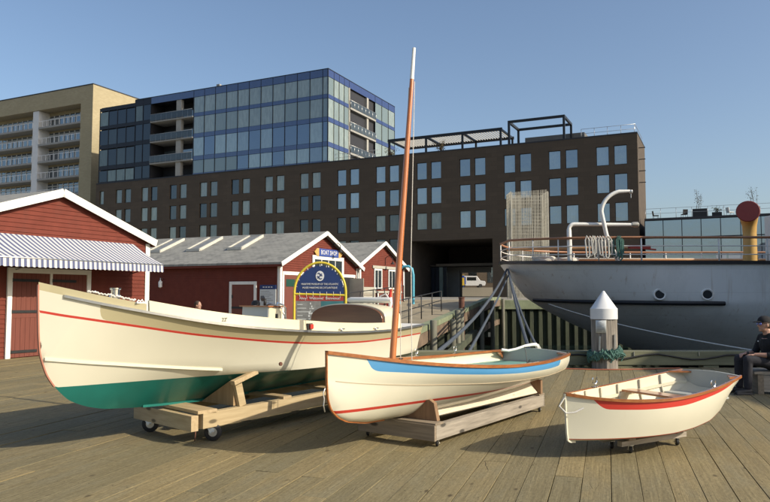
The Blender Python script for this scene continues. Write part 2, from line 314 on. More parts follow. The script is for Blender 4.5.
# ------------------------------------------------------------------ mesh builder
class MB:
    def __init__(s): s.v = []; s.f = []; s.m = []; s.sm = []
    def add(s, vs, fs, mi=0, sm=False):
        o = len(s.v); s.v += [tuple(map(float, p)) for p in vs]
        for f in fs: s.f.append(tuple(i + o for i in f)); s.m.append(mi); s.sm.append(sm)
        return s
    def box(s, x0, x1, y0, y1, z0, z1, mi=0):
        vs = [(x, y, z) for x in (x0, x1) for y in (y0, y1) for z in (z0, z1)]
        return s.add(vs, [(0, 1, 3, 2), (4, 6, 7, 5), (0, 4, 5, 1), (2, 3, 7, 6), (0, 2, 6, 4), (1, 5, 7, 3)], mi)
    def beam(s, p0, p1, w, h, up=(0, 0, 1), mi=0):
        p0 = V(p0); p1 = V(p1); d = (p1 - p0).normalized(); sd = d.cross(V(up))
        if sd.length < 1e-4: sd = d.cross(V((1, 0, 0)))
        sd.normalize(); u = sd.cross(d); vs = []
        for p in (p0, p1):
            for a, b in ((-1, -1), (1, -1), (1, 1), (-1, 1)): vs.append(p + sd * a * w / 2 + u * b * h / 2)
        return s.add(vs, [(0, 1, 2, 3), (7, 6, 5, 4), (0, 4, 5, 1), (1, 5, 6, 2), (2, 6, 7, 3), (3, 7, 4, 0)], mi)
    def tube(s, pts, r, n=8, mi=0, cap=True):
        pts = [V(p) for p in pts]; k = len(pts); rs = r if isinstance(r, (list, tuple)) else [r] * k
        vs = []; ref = None
        for i, p in enumerate(pts):
            d = (pts[min(i + 1, k - 1)] - pts[max(i - 1, 0)]).normalized()
            if ref is None:
                ref = d.cross(V((0, 0, 1)))
                if ref.length < .05: ref = d.cross(V((1, 0, 0)))
            ref = (ref - d * ref.dot(d)).normalized(); b = d.cross(ref)
            for j in range(n):
                a = 2 * math.pi * j / n; vs.append(p + (ref * math.cos(a) + b * math.sin(a)) * rs[i])
        fs = [(i * n + j, i * n + (j + 1) % n, (i + 1) * n + (j + 1) % n, (i + 1) * n + j) for i in range(k - 1) for j in range(n)]
        s.add(vs, fs, mi, True)
        if cap:
            o = len(s.v) - len(vs)
            s.f.append(tuple(o + j for j in reversed(range(n)))); s.m.append(mi); s.sm.append(False)
            s.f.append(tuple(o + (k - 1) * n + j for j in range(n))); s.m.append(mi); s.sm.append(False)
        return s
    def lathe(s, prof, c=(0, 0, 0), n=20, mi=0, axis='z', sm=True):
        vs = []
        for r, z in prof:
            for j in range(n):
                a = 2 * math.pi * j / n; q = (r * math.cos(a), r * math.sin(a), z)
                if axis == 'y': q = (q[0], q[2], q[1])
                if axis == 'x': q = (q[2], q[0], q[1])
                vs.append((c[0] + q[0], c[1] + q[1], c[2] + q[2]))
        k = len(prof)
        s.add(vs, [(i * n + j, i * n + (j + 1) % n, (i + 1) * n + (j + 1) % n, (i + 1) * n + j) for i in range(k - 1) for j in range(n)], mi, sm)
        return s
    def prism(s, poly, f, t0, t1, mi=0):
        """poly of 2-D points; f(a, b, t) -> point"""
        n = len(poly)
        vs = [f(a, b, t0) for a, b in poly] + [f(a, b, t1) for a, b in poly]
        return s.add(vs, [tuple(range(n)), tuple(reversed(range(n, 2 * n)))] + [(i, i + n, (i + 1) % n + n, (i + 1) % n) for i in range(n)], mi)
    def ell(s, c, r, n=12, mi=0, rot=None):
        prof = [(math.sin(math.pi * i / n), -math.cos(math.pi * i / n)) for i in range(n + 1)]
        vs = []
        for a, z in prof:
            for j in range(n):
                t = 2 * math.pi * j / n; q = V((a * math.cos(t) * r[0], a * math.sin(t) * r[1], z * r[2]))
                if rot: q = rot @ q
                vs.append(V(c) + q)
        return s.add(vs, [(i * n + j, i * n + (j + 1) % n, (i + 1) * n + (j + 1) % n, (i + 1) * n + j) for i in range(n) for j in range(n)], mi, True)
    def build(s, name, mats, parent=None, bevel=0, merge=True, loc=None, rot=None):
        me = bpy.data.meshes.new(name)
        bm = bmesh.new(); vs = [bm.verts.new(p) for p in s.v]
        for f, mi, sm in zip(s.f, s.m, s.sm):
            try:
                fc = bm.faces.new([vs[i] for i in f]); fc.material_index = mi; fc.smooth = sm
            except ValueError: pass
        if merge: bmesh.ops.remove_doubles(bm, verts=bm.verts, dist=1e-5)
        bmesh.ops.dissolve_degenerate(bm, edges=bm.edges, dist=1e-6)
        bmesh.ops.recalc_face_normals(bm, faces=bm.faces)
        for e in bm.edges:
            if len(e.link_faces) == 2 and e.calc_face_angle(0) > R(38): e.smooth = False
        bm.to_mesh(me); bm.free()
        for m in (mats if isinstance(mats, (list, tuple)) else [mats]): me.materials.append(M[m] if isinstance(m, str) else m)
        o = bpy.data.objects.new(name, me); COL.objects.link(o)
        if parent: o.parent = parent
        if loc: o.location = loc
        if rot: o.rotation_euler = rot
        if bevel:
            md = o.modifiers.new('edge', 'BEVEL'); md.width = bevel; md.segments = 2; md.limit_method = 'ANGLE'
        return o
def tag(o, label=None, cat=None, group=None, kind=None):
    if label: o['label'] = label
    if cat: o['category'] = cat
    if group: o['group'] = group
    if kind: o['kind'] = kind
    return o
def thing(name, label, cat, loc=(0, 0, 0), rz=0., group=None):
    o = bpy.data.objects.new(name, None); COL.objects.link(o); o.empty_display_size = .2
    o.location = loc; o.rotation_euler = (0, 0, rz)
    return tag(o, label, cat, group)
def text(name, body, size, mat, parent, loc, rot, depth=.003, align='CENTER', sx=1.):
    c = bpy.data.curves.new('lettering', 'FONT'); c.body = body; c.size = size; c.extrude = depth
    c.align_x = align; c.align_y = 'CENTER'; c.resolution_u = 2
    t = bpy.data.objects.new('lettering', c); COL.objects.link(t)
    dg = bpy.context.evaluated_depsgraph_get(); dg.update()
    me = bpy.data.meshes.new_from_object(t.evaluated_get(dg)); bpy.data.objects.remove(t)
    me.materials.clear(); me.materials.append(M[mat])
    o = bpy.data.objects.new(name, me); COL.objects.link(o); o.parent = parent
    o.location = loc; o.rotation_euler = rot; o.scale = (sx, 1, 1)
    return o
def lerp(tab, s): return np.interp(s, [t[0] for t in tab], [t[1] for t in tab])
def smooth_tab(tab, lo=0., hi=1., n=400, w=.06):
    xs = np.linspace(lo, hi, n); ys = lerp(tab, xs); k = max(1, int(w * n / 2)); pad = np.r_[2 * ys[0] - ys[k:0:-1], ys, 2 * ys[-1] - ys[-2:-k - 2:-1]]
    for _ in range(2):
        q = np.convolve(pad, np.ones(2 * k + 1) / (2 * k + 1), 'same'); q[:k] = pad[:k]; q[-k:] = pad[-k:]; pad = q
    z = pad[k:-k]; z[0] = ys[0]; z[-1] = ys[-1]
    return lambda s: np.interp(s, xs, z)

# ------------------------------------------------------------------ camera, sun, sky
F_, H_ = 690., 1.6
cam = bpy.data.cameras.new('camera'); co = bpy.data.objects.new('camera', cam); COL.objects.link(co)
cam.sensor_width = 36; cam.lens = F_ / 770 * 36; cam.clip_end = 5000; cam.clip_start = .05
co.location = (0, 0, H_); co.rotation_euler = (R(90) + math.atan(43 / F_), 0, 0)
SC.camera = co
SUNAZ, SUNEL = (.90, -.435), R(31)
sd = V((SUNAZ[0], SUNAZ[1], 0)).normalized() * math.cos(SUNEL) + V((0, 0, math.sin(SUNEL)))
sl = bpy.data.lights.new('sun', 'SUN'); sl.energy = 4.8; sl.angle = R(.53); sl.color = (1, .90, .73)
so = bpy.data.objects.new('sun', sl); COL.objects.link(so); so.location = (30, -15, 30)
so.rotation_euler = (-sd).to_track_quat('-Z', 'Y').to_euler()
w = bpy.data.worlds.new('World'); SC.world = w; w.use_nodes = True
nt = w.node_tree; bg = nt.nodes['Background']
sk = nt.nodes.new('ShaderNodeTexSky'); sk.sky_type = 'NISHITA'; sk.sun_disc = False
sk.sun_elevation = SUNEL; sk.sun_rotation = math.atan2(SUNAZ[0], SUNAZ[1])
sk.air_density = 1.0; sk.dust_density = 2.4; sk.ozone_density = 2.0; sk.altitude = 0
nt.links.new(sk.outputs[0], bg.inputs[0]); bg.inputs[1].default_value = .15
SC.view_settings.view_transform = 'Standard'; SC.view_settings.look = 'None'
SC.view_settings.exposure = .09; SC.view_settings.gamma = 1; SC.view_settings.use_curve_mapping = False

# ------------------------------------------------------------------ setting: deck, ground, water
PD = math.atan2(690, 607 - 385)        # plank direction
def build_deck():
    mb = MB(); tints = []
    ang = PD; pd = V((math.cos(ang), math.sin(ang), 0)); nd = V((pd.y, -pd.x, 0))
    W = .236; rng = random.Random(3)
    # local frame: x along planks, y = across (left positive)
    for i in range(-60, 72):
        y0 = i * W
        x = -4 + rng.uniform(-3, 0)
        while x < 26:
            L = rng.choice([3.05, 3.66, 4.27, 4.88]); x1 = x + L
            # clip to the deck area in world space
            def inside(xx):
                p = pd * xx - nd * (y0 + W / 2)
                yl = 15.25 if p.x > -1.1 else 23.
                return 1.5 < p.y < yl
            a, b = x, x1
            steps = 25; ok = [k for k in range(steps + 1) if inside(x + L * k / steps)]
            if ok:
                a = x + L * ok[0] / steps; b = x + L * ok[-1] / steps
                if b - a > .05:
                    g = .0035; dz = rng.uniform(-.003, .003); tl = rng.uniform(-.0015, .0015)
                    z = [dz - tl, dz - tl, dz + tl, dz + tl]
                    xs = (a + .003, b - .003); ya, yb = y0 + g * rng.uniform(.4, 1.2), y0 + W - g * rng.uniform(.4, 1.2)
                    bv = .0012
                    vs = [(xs[0], ya, -.06), (xs[1], ya, -.06), (xs[1], yb, -.06), (xs[0], yb, -.06),
                          (xs[0], ya, z[0] - bv), (xs[1], ya, z[0] - bv), (xs[1], yb, z[2] - bv), (xs[0], yb, z[2] - bv),
                          (xs[0] + bv, ya + bv, z[0]), (xs[1] - bv, ya + bv, z[1]), (xs[1] - bv, yb - bv, z[2]), (xs[0] + bv, yb - bv, z[3])]
                    fs = [(8, 9, 10, 11), (4, 5, 9, 8), (5, 6, 10, 9), (6, 7, 11, 10), (7, 4, 8, 11), (0, 1, 5, 4), (1, 2, 6, 5), (2, 3, 7, 6), (3, 0, 4, 7)]
                    mb.add(vs, fs); t = rng.random(); tints += [t] * len(vs)
                    q = a - (a % .61) + .61
                    while q < b - .05:
                        pw_ = pd * q - nd * (y0 + W / 2)
                        if pw_.y < 13:
                            for yy in (y0 + .045, y0 + W - .045):
                                xx = q + rng.uniform(-.02, .02); yy += rng.uniform(-.012, .012); r_ = rng.uniform(.0045, .0065); zz0 = max(z) + .0012
                                mb.add([(xx + r_ * math.cos(k * 1.0472), yy + r_ * math.sin(k * 1.0472), zz0) for k in range(6)], [tuple(range(6))], 1); tints += [.5] * 6
                        q += .61
            x = x1
    o = mb.build('wharf_deck', ['deck', 'nail'], merge=False); o.rotation_euler = (0, 0, ang)
    a = o.data.attributes.new('rnd', 'FLOAT', 'POINT'); a.data.foreach_set('value', np.array(tints[:len(o.data.vertices)], dtype=np.float32))
    tag(o, kind='structure')
    mb = MB(); mb.add([(-40, -6, -.07), (20, -6, -.07), (20, 15.15, -.07), (-1.15, 15.15, -.07), (-1.15, 24, -.07), (-40, 24, -.07)], [(0, 1, 2, 3, 4, 5)])
    tag(mb.build('dark_gap_sheet', 'black'), kind='structure')  # black sheet stands in for shade in the plank gaps
    mb = MB(); mb.box(-40, 20, -30, 1.55, -.3, -.02); tag(mb.build('rear_wharf', 'deck'), kind='structure')
build_deck()
EDGE = lambda Y: -1.2 + .271 * (Y - 15.3)          # basin's left edge
# ground under the sheds, ramp up to the quay, plaza, water
mb = MB(); mb.add([(-60, 22.9, -.012), (EDGE(19) - 5.2, 22.9, -.012), (EDGE(46) - 5.2, 46, -.012), (-60, 46, -.012)], [(0, 1, 2, 3)])
tag(mb.build('shed_yard', 'concrete'), kind='structure')
mb = MB(); ys = [15.2, 18.2, 30, 44, 50.4]; zz = [-.008, .0, .56, 1.2, 1.2]
for wdt in (0,):
    L_ = [(EDGE(y) - 5.2, y, z) for y, z in zip(ys, zz)]; R_ = [(EDGE(y), y, z) for y, z in zip(ys, zz)]
    Rb = [(x, y, z - .35) for x, y, z in R_]; Lb = [(x, y, -.5) for x, y, z in L_]
    n = len(ys)
    mb.add(Lb + L_ + R_ + Rb, [(k * n + i, k * n + i + 1, (k + 1) * n + i + 1, (k + 1) * n + i) for k in range(3) for i in range(n - 1)])
tag(mb.build('ramp', 'concrete'), kind='structure')
mb = MB(); mb.box(-1500, 1500, 50.4, 3000, .9, 1.195); mb.box(-1500, EDGE(46) - 5.2, 46, 50.4, .2, 1.195)
tag(mb.build('plaza', 'paving'), kind='structure')
mb = MB(); mb.add([(-400, -200, -2.1), (800, -200, -2.1), (800, 60, -2.1), (-400, 60, -2.1)], [(0, 1, 2, 3)])
tag(mb.build('water', 'water'), kind='structure')

# ------------------------------------------------------------------ boats
def hull_rows(keel, sheer, knuck, bands, nst=110, nb=7, topcurve=.06, botpow=.62, x0=0., inset=0.):
    """keel(s)->(x,z); sheer(s)->(x,b,z); knuck(s)->(b,z); bands = z(s) functions top to bottom.
    returns station rows [(points, tags)]"""
    S = [(i / nst) ** 1.5 for i in range(nst + 1)]
    out = []
    for s in S:
        xk, zk = keel(s); xs, bs, zs = sheer(s); bn, zn = knuck(s)
        zn = max(zn, zk + .002); zn = min(zn, zs - .01) if zs - .01 > zk + .002 else zk + .001
        if zn <= zk + .004: bn = min(bn, .004)
        bs = max(0, bs - inset); bn = max(0, bn - inset)
        pts = []
        for i in range(41):
            t = i / 40; z = zs + (zn - zs) * t; b = bs + (bn - bs) * t + topcurve * math.sin(math.pi * t) * min(1, bs * 1.5) * (bs)
            pts.append((b, z))
        for i in range(1, 41):
            t = i / 40; z = zn + (zk - zn) * t; b = bn * max(0, (1 - t)) ** botpow
            pts.append((b, z))
        def at(z):
            zz_ = [-p[1] for p in pts]; return float(np.interp(-z, zz_, range(len(pts))))
        cuts = [0.] + [at(min(max(bf(s), zk), zs)) for bf in bands] + [80.]
        row = []; 
        for k in range(len(cuts) - 1):
            a, c = cuts[k], max(cuts[k], cuts[k + 1])
            for j in range(nb):
                q = a + (c - a) * j / nb; i0 = int(min(q, 79.999)); fr = q - i0
                b = pts[i0][0] * (1 - fr) + pts[i0 + 1][0] * fr; z = pts[i0][1] * (1 - fr) + pts[i0 + 1][1] * fr
                t = (z - zk) / max(1e-4, zs - zk); row.append((xk + (xs - xk) * t, b, z))
        row.append((xk, 0, zk)); out.append(row)
    return S, out
def hull_mesh(S, rows, mats_of, nb, thick=0):
    """mats_of(band, s) -> material index"""
    mb = MB(); n = len(rows[0])
    for sg in (1, -1):
        vs = [(x, sg * b, z) for row in rows for x, b, z in row]
        fs = []; ms = []
        for i in range(len(rows) - 1):
            for j in range(n - 1):
                fs.append((i * n + j, i * n + j + 1, (i + 1) * n + j + 1, (i + 1) * n + j)); ms.append(mats_of(j // nb, (S[i] + S[i + 1]) / 2))
        o = len(mb.v); mb.v += vs
        for f, m_ in zip(fs, ms): mb.f.append(tuple(k + o for k in f)); mb.m.append(m_); mb.sm.append(True)
    return mb
def section_b(rows, S, s, z):
    i = int(np.argmin([abs(a - s) for a in S])); row = rows[i]
    zs = [-p[2] for p in row]; return float(np.interp(-z, zs, [p[1] for p in row])), row
def strip(mb, pts_fn, S, w0, w1, z0, z1, mi=0, both=True, out=None):
    """bar following (x,b,z): lateral b+w0..b+w1, height z+z0..z+z1"""
    for sg in ((1, -1) if both else (-1,)):
        vs = []
        for s in S:
            x, b, z = pts_fn(s)
            for a, c in ((w0, z0), (w1, z0), (w1, z1), (w0, z1)): vs.append((x, sg * max(0, b + a), z + c))
        k = len(S); fs = [(i * 4 + j, i * 4 + (j + 1) % 4, (i + 1) * 4 + (j + 1) % 4, (i + 1) * 4 + j) for i in range(k - 1) for j in range(4)]
        fs += [(0, 1, 2, 3), tuple((k - 1) * 4 + j for j in (3, 2, 1, 0))]
        mb.add(vs, fs, mi, False)
def lin(a, b, n): return [a + (b - a) * i / n for i in range(n + 1)]
def planform(m, e, e2, B, bt):
    return lambda s: (B * (1 - (1 - min(1, s / m)) ** e) if s < m else B - (B - bt) * ((s - m) / (1 - m)) ** e2)
def caster(parent, x, y, top, r, wdt, yaw=.6, rake=.3, wr='black'):
    """caster part: plate + fork, wheel as sub-part; wheel touches z=0"""
    d = V((math.cos(yaw), math.sin(yaw), 0)); sdv = V((-d.y, d.x, 0))
    c = V((x, y, 0)) + d * rake * r + V((0, 0, r))
    f = MB(); f.box(x - r * .7, x + r * .7, y - r * .55, y + r * .55, top - .008, top)
    for k in (-1, 1):
        f.beam(V((x, y, top - .008)) + sdv * k * (wdt * .6), c + sdv * k * (wdt * .75), .006, r * .55, up=d)
    f.tube([c - sdv * wdt, c + sdv * wdt], r * .12, 8)
    fo = f.build('caster', 'steel', parent)
    wm = MB(); prof = [(r * .25, -wdt / 2), (r * .82, -wdt / 2), (r, -wdt * .3), (r, wdt * .3), (r * .82, wdt / 2), (r * .25, wdt / 2)]
    wm.lathe(prof, n=20); q = sdv.to_track_quat('Z', 'Y')
    wm.v = [tuple(q @ V(p) + c) for p in wm.v]
    wm.build('wheel', wr, fo)
    hb = MB(); hb.lathe([(0.001, -wdt * .52), (r * .5, -wdt * .52), (r * .5, wdt * .52), (.001, wdt * .52)], n=14)
    hb.v = [tuple(q @ V(p) + c) for p in hb.v]; hb.build('hub', 'steel', fo)

# ---- the launch on its trailer -------------------------------------------
def make_launch():
    L = 5.8; d = V((.581, .814, 0)).normalized(); rz = math.atan2(d.y, d.x)
    T = thing('motor_launch', 'large cream motor launch with green bottom and thin red stripe, on a lumber trailer', 'boat', (-3.33, 6.64, 0), rz)
    bsh = planform(.5, 2.2, 2.0, 1.05, .70)
    zsh = smooth_tab([(0, 1.64), (.02, 1.605), (.074, 1.515), (.147, 1.418), (.227, 1.322), (.301, 1.256), (.413, 1.19), (.549, 1.133), (.674, 1.108), (.788, 1.10), (.9, 1.112), (1, 1.128)], w=.05)
    kx = smooth_tab([(0, 0), (.02, .0025), (.05, .006), (.075, .018), (.1, .036), (.125, .058), (.15, .09), (.18, .125), (.23, .19), (.3, .28), (.4, .395), (1, .985)], w=.012)
    kz = smooth_tab([(0, 1.60), (.02, 1.25), (.05, 1.02), (.075, .82), (.1, .67), (.125, .545), (.15, .462), (.18, .41), (.23, .376), (.3, .356), (.4, .347), (1, .40)], w=.012)
    bch = lambda s: 0 if s < .05 else planform(.55, 1.55, 2., .90, .60)((s - .05) / .95)
    zch = smooth_tab([(0, 1.03), (.09, .943), (.187, .859), (.306, .765), (.426, .70), (.6, .672), (1, .70)], w=.06)
    zred = smooth_tab([(0, 1.445), (.122, 1.30), (.229, 1.175), (.305, 1.115), (.4, 1.048), (.506, .998), (.669, .962), (.8, .967), (1, .982)], w=.06)
    kf = lambda s: (float(kx(s)) * L, float(kz(s)))
    sf = lambda s: (L * s, bsh(s), float(zsh(s)))
    nf = lambda s: (bch(s), float(zch(s)))
    def tanlow(s):
        t = min(1, max(0, (s - .078) / .022)); z = float(zred(s)) + .012
        return float(zsh(s)) + (z - float(zsh(s))) * (1 - (1 - t) ** 2) if t > 0 else float(zsh(s))
    bands = [tanlow, lambda s: float(zred(s)) + .011, lambda s: float(zred(s)) - .011 if s > .012 else float(zred(s)) + .011, lambda s: .69]
    nb = 6; S, rows = hull_rows(kf, sf, nf, bands, 130, nb, topcurve=-.02, botpow=.95)
    mb = hull_mesh(S, rows, lambda b, s: [1, 0, 2, 0, 3][min(b, 4)], nb)
    # stern plate
    last = rows[-1]; n = len(last)
    for j in range(n - 1):
        a, c = last[j], last[j + 1]; zc = (a[2] + c[2]) / 2
        mb.add([(a[0], a[1], a[2]), (a[0], -a[1], a[2]), (c[0], -c[1], c[2]), (c[0], c[1], c[2])], [(0, 1, 2, 3)], 3 if zc < .69 else (1 if zc > 1.0 else 0))
    mb.build('hull', ['cream', 'tan', 'red_stripe', 'green'], T)
    SS = lin(0, 1, 70)
    # bulwark strip above the rail, stepping up to the coaming height
    def bul(s): x, b, z = sf(s); return (x, b, z)
    bk = MB(); strip(bk, bul, [s for s in SS if s <= .152], -.045, -.012, -.01, .075); bk.build('bulwark', 'tan', T)
    def coam(s):
        return .118 - .03 * max(0, (s - .5) / .35)
    cm = MB()
    for sg in (1, -1):
        vs = []; SC_ = lin(.15, .86, 50)
        for s in SC_:
            x, b, z = sf(s); h = coam(s)
            for a, c in ((-.07, -.01), (-.035, -.01), (-.05, h), (-.075, h)): vs.append((x, sg * (b + a), z + c))
        k = len(SC_); cm.add(vs, [(i * 4 + j, i * 4 + (j + 1) % 4, (i + 1) * 4 + (j + 1) % 4, (i + 1) * 4 + j) for i in range(k - 1) for j in range(4)] + [(0, 1, 2, 3), tuple((k - 1) * 4 + j for j in (3, 2, 1, 0))], 0)
    cm.build('coaming', 'cream_coam', T)
    rl = MB(); strip(rl, sf, lin(.03, .995, 80), -.004, .028, -.022, .004); rl.build('rub_rail', 'steel', T)
    kn = MB()
    strip(kn, lambda s: ((kf(s)[0] + (sf(s)[0] - kf(s)[0]) * (zch(s) - kf(s)[1]) / (sf(s)[2] - kf(s)[1])), bch(s), float(zch(s))), lin(.058, .315, 40), -.01, .014, -.014, .014)
    kn.build('spray_rail', 'cream', T)
    # stem post and keel
    st = MB(); pts = [(-.004, 0, 1.69)] + [(kf(s)[0] - .004, 0, kf(s)[1] - .002) for s in lin(0.0, .095, 30)]
    for i in range(len(pts) - 1):
        st.beam(pts[i], pts[i + 1], .014, .022, up=(0, 1, 0))
    st.build('stem_post', 'stemedge', T)
    kl = MB()
    for i in range(20):
        a, c = kf(.24 + .76 * i / 20), kf(.24 + .76 * (i + 1) / 20); e0, e1 = .012 * min(1, i / 4), .012 * min(1, (i + 1) / 4); kl.beam((a[0], 0, a[1] + .016 - e0), (c[0], 0, c[1] + .016 - e1), .05, .04)
    kl.build('keel', 'green', T)
    # decks and cockpit
    dk = MB(); pr = None
    for s in lin(0, .17, 14):
        x, b, z = sf(s); cur = [(x, y * max(.0, b - .02), z - .012 + .02 * (1 - y * y)) for y in (-1, -.5, 0, .5, 1)]
        if pr: dk.add(pr + cur, [(j, j + 1, j + 6, j + 5) for j in range(4)])
        pr = cur
    for sg in (1, -1):
        pr = None
        for s in lin(.17, 1, 40):
            x, b, z = sf(s); bb_ = min(b - .2, section_b(rows, S, s, .80)[0] - .05); cur = [(x, sg * (b - .01), z - .008), (x, sg * (b - .2), z - .004), (x, sg * bb_, .80)]
            if pr: dk.add(pr + cur, [(0, 1, 4, 3), (1, 2, 5, 4)])
            pr = cur
    x, b, z = sf(.17); bb_ = min(b - .2, section_b(rows, S, .17, .80)[0] - .05); dk.add([(x, -(b - .2), z), (x, b - .2, z), (x, bb_, .80), (x, -bb_, .80)], [(0, 1, 2, 3)])
    xa, ba, za = sf(.88); xb, bb, zb = sf(1.); dk.add([(xa, -ba + .05, za), (xa, ba - .05, za), (xb, bb - .02, zb), (xb, -bb + .02, zb)], [(0, 1, 2, 3)])
    dk.build('deck', 'white', T)
    sl_ = MB(); pr = None
    for s in lin(.17, .97, 20):
        x, b, z = sf(s); bb_ = min(b - .2, section_b(rows, S, s, .80)[0] - .05); cur = [(x, -bb_, .80), (x, bb_, .80)]
        if pr: sl_.add(pr + cur, [(0, 1, 3, 2)])
        pr = cur
    sl_.build('cockpit_sole', 'greypaint', T)
    # console with wheel
    cx = .44 * L; cb = MB(); y0, y1 = -.62, -.17
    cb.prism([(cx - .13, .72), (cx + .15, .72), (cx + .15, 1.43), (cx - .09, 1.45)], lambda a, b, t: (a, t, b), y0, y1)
    con = cb.build('console', 'greypaint', T, .008)  # grey colour stands in for the console's shaded front
    sp_ = MB(); sp_.prism([(cx - .12, .74), (cx + .145, .74), (cx + .145, 1.42), (cx - .083, 1.44)], lambda a, b, t: (a, t, b), y0 - .006, y0 - .001); sp_.build('console_lit_side', 'cream_coam', con)  # thin cream panel painted on as the sunlit side
    t_ = MB(); t_.beam((cx - .12, (y0 + y1) / 2, 1.452), (cx + .19, (y0 + y1) / 2, 1.445), .50, .016); t_.build('console_top', 'varnish_y', con)
    k = MB(); k.tube([(cx, -.47, 1.46), (cx, -.47, 1.54)], .018); k.beam((cx - .03, -.47, 1.53), (cx + .02, -.40, 1.56), .04, .04); k.build('throttle_lever', 'black', con)
    k = MB(); k.lathe([(.0, 1.46), (.055, 1.46), (.055, 1.49), (.035, 1.52), (0.001, 1.525)], (cx + .03, -.28, 0), 14); k.build('compass', 'black', con)
    k = MB(); k.box(cx + .02, cx + .06, y0 - .012, y0 + .01, 1.24, 1.36); k.build('switch_panel', 'black', con)
    k = MB(); k.lathe([(.19 + .013 * math.cos(a), .013 * math.sin(a)) for a in lin(0, 2 * math.pi, 8)], (0, 0, 0), 28, axis='x')
    for j in range(3):
        a = R(120 * j + 30); k.tube([(0, 0, 0), (0, .19 * math.cos(a), .19 * math.sin(a))], .008, 6)
    k.build('steering_wheel', 'steel', con, loc=(cx + .22, -.42, 1.30), rot=(0, R(-20), 0))
    # dome of the grab rail beside the console and a dark side light
    gr = MB(); gr.tube([(cx + .12, -.70, 1.22), (cx + .12, -.70, 1.42), (cx + .07, -.70, 1.47), (cx - .02, -.70, 1.49)], .012, 8); gr.build('grab_rail', 'chrome', T)
    x, b, z = sf(.475); lt = MB(); lt.box(x - .045, x + .045, -(b - .02), -(b - .07), z + .01, z + .085); lt.box(x - .02, x + .035, -(b + .004), -(b - .02), z + .02, z + .075, 1)
    lt.build('side_light', ['iron', 'red_stripe'], T, .004)
    # aft engine casing with arched brown forward panel
    ex = .815 * L; prof = [(-.70, 1.08), (.70, 1.08)] + [(.70 * math.cos(a) , 1.19 + .27 * max(0, math.sin(a)) ** .75) for a in lin(0, math.pi, 24)]
    bx = MB()
    ps = [(y * 1.0, z) for y, z in prof]
    bx.prism([(-.71, .75), (.71, .75)] + [(.71, 1.19)] + [(.71 * math.cos(a), 1.19 + .265 * max(0, math.sin(a)) ** .55) for a in lin(.02, math.pi - .02, 30)] + [(-.71, 1.19)], lambda a, b, t: (t, a, b), ex + .02, ex + .42)
    bx.build('engine_casing', 'cream_coam', T, .01)
    bp = MB(); bp.prism([(-.69, .80), (.69, .80), (.69, 1.17)] + [(.69 * math.cos(a), 1.17 + .27 * max(0, math.sin(a)) ** .6) for a in lin(.02, math.pi - .02, 30)] + [(-.69, 1.17)], lambda a, b, t: (t, a, b), ex - .03, ex + .018)
    bp.build('casing_panel', 'darkwood', T, .006)
    # bow fittings
    bt = MB(); bt.lathe([(.0, 0), (.055, 0), (.055, .012), (.045, .02), (.045, .19), (.056, .195), (.056, .21), (.0, .21)], (.115 * L, -.24, 1.452), 18); bt.tube([(.115 * L, -.33, 1.575), (.115 * L, -.15, 1.575)], .014)
    bt.build('mooring_bitt', 'chrome', T)
    ch = MB(); rr = random.Random(4); p = None
    for i in range(17):
        x, b, z = sf(.062 + i * .0042); q = V((x, -(b - .03) + rr.uniform(-.014, .014), z + .088 + rr.uniform(-.004, .012)))
        if p is not None: ch.tube([p, (p + q) / 2 + V((0, 0, .010)), q], .010, 6)
        p = q
    ch.build('anchor_chain', 'rope_white', T)
    sc = MB(); x, b, z = sf(.135); yb = -(b - .03); sc.box(x - .05, x + .05, yb - .02, yb + .02, z + .07, z + .085); sc.tube([(x - .04, yb, z + .08), (x - .02, yb, z + .105), (x, yb, z + .09), (x + .02, yb, z + .108), (x + .04, yb, z + .08)], .007); sc.build('deck_chock', 'white', T, .01)
    # flag furled on a short staff aft
    fs_ = MB(); fs_.tube([(.93 * L, -.33, 1.10), (.93 * L + .05, -.35, 1.70)], .009); stf = fs_.build('flag_staff', 'railwood2', T)
    fg = MB(); fg.tube([(.93 * L + .045, -.325, 1.68), (.93 * L + .04, -.32, 1.60), (.93 * L + .03, -.315, 1.48), (.93 * L + .022, -.31, 1.38), (.93 * L + .015, -.31, 1.32)], [.012, .03, .045, .05, .03], 9); fg.build('flag', 'flagred', stf)
    fg = MB(); fg.tube([(.93 * L + .0, -.355, 1.55), (.93 * L - .005, -.35, 1.46), (.93 * L - .01, -.345, 1.38)], [.02, .034, .02], 8); fg.build('white_flag_fold', 'signwhite', stf)
    hp = MB(); y_ = -(bsh(.41) * .97 + .012); hp.lathe([(0, -.02), (.022, -.02), (.022, .0), (0, .0)], (.40 * L, y_ + .05, .80), 12, axis='y'); hp.build('exhaust_outlet', 'rust', T)
    nm = text('hull_lettering', "22'", .055, 'ink', T, (.275 * L, -(bsh(.275) - .034), float(zsh(.275)) + .045), (R(82), 0, R(-16)), .002)
    for s in (.58, .72):
        cl = MB(); x, b, z = sf(s); cl.tube([(x - .05, -(b - .02), z + .03), (x + .05, -(b - .02), z + .03)], .009, 6); cl.tube([(x, -(b - .02), z), (x, -(b - .02), z + .03)], .012, 6)
        cl.build('cleat', 'steel', T)
    return T, L, d, rz
M['stemedge'] = pmat('faded_red_stem_edge', (.36, .15, .10), .5, .05, 3, 0)
M['trimred'] = pmat('dark_red_edge_paint', (.30, .06, .03), .5, .05, 3, 0)
M['cream_coam'] = pmat('cream_topside_paint', (.66, .60, .42), .38, .03, 2, .05, 9, coat=.2)
launch, L1, d1, rz1 = make_launch()

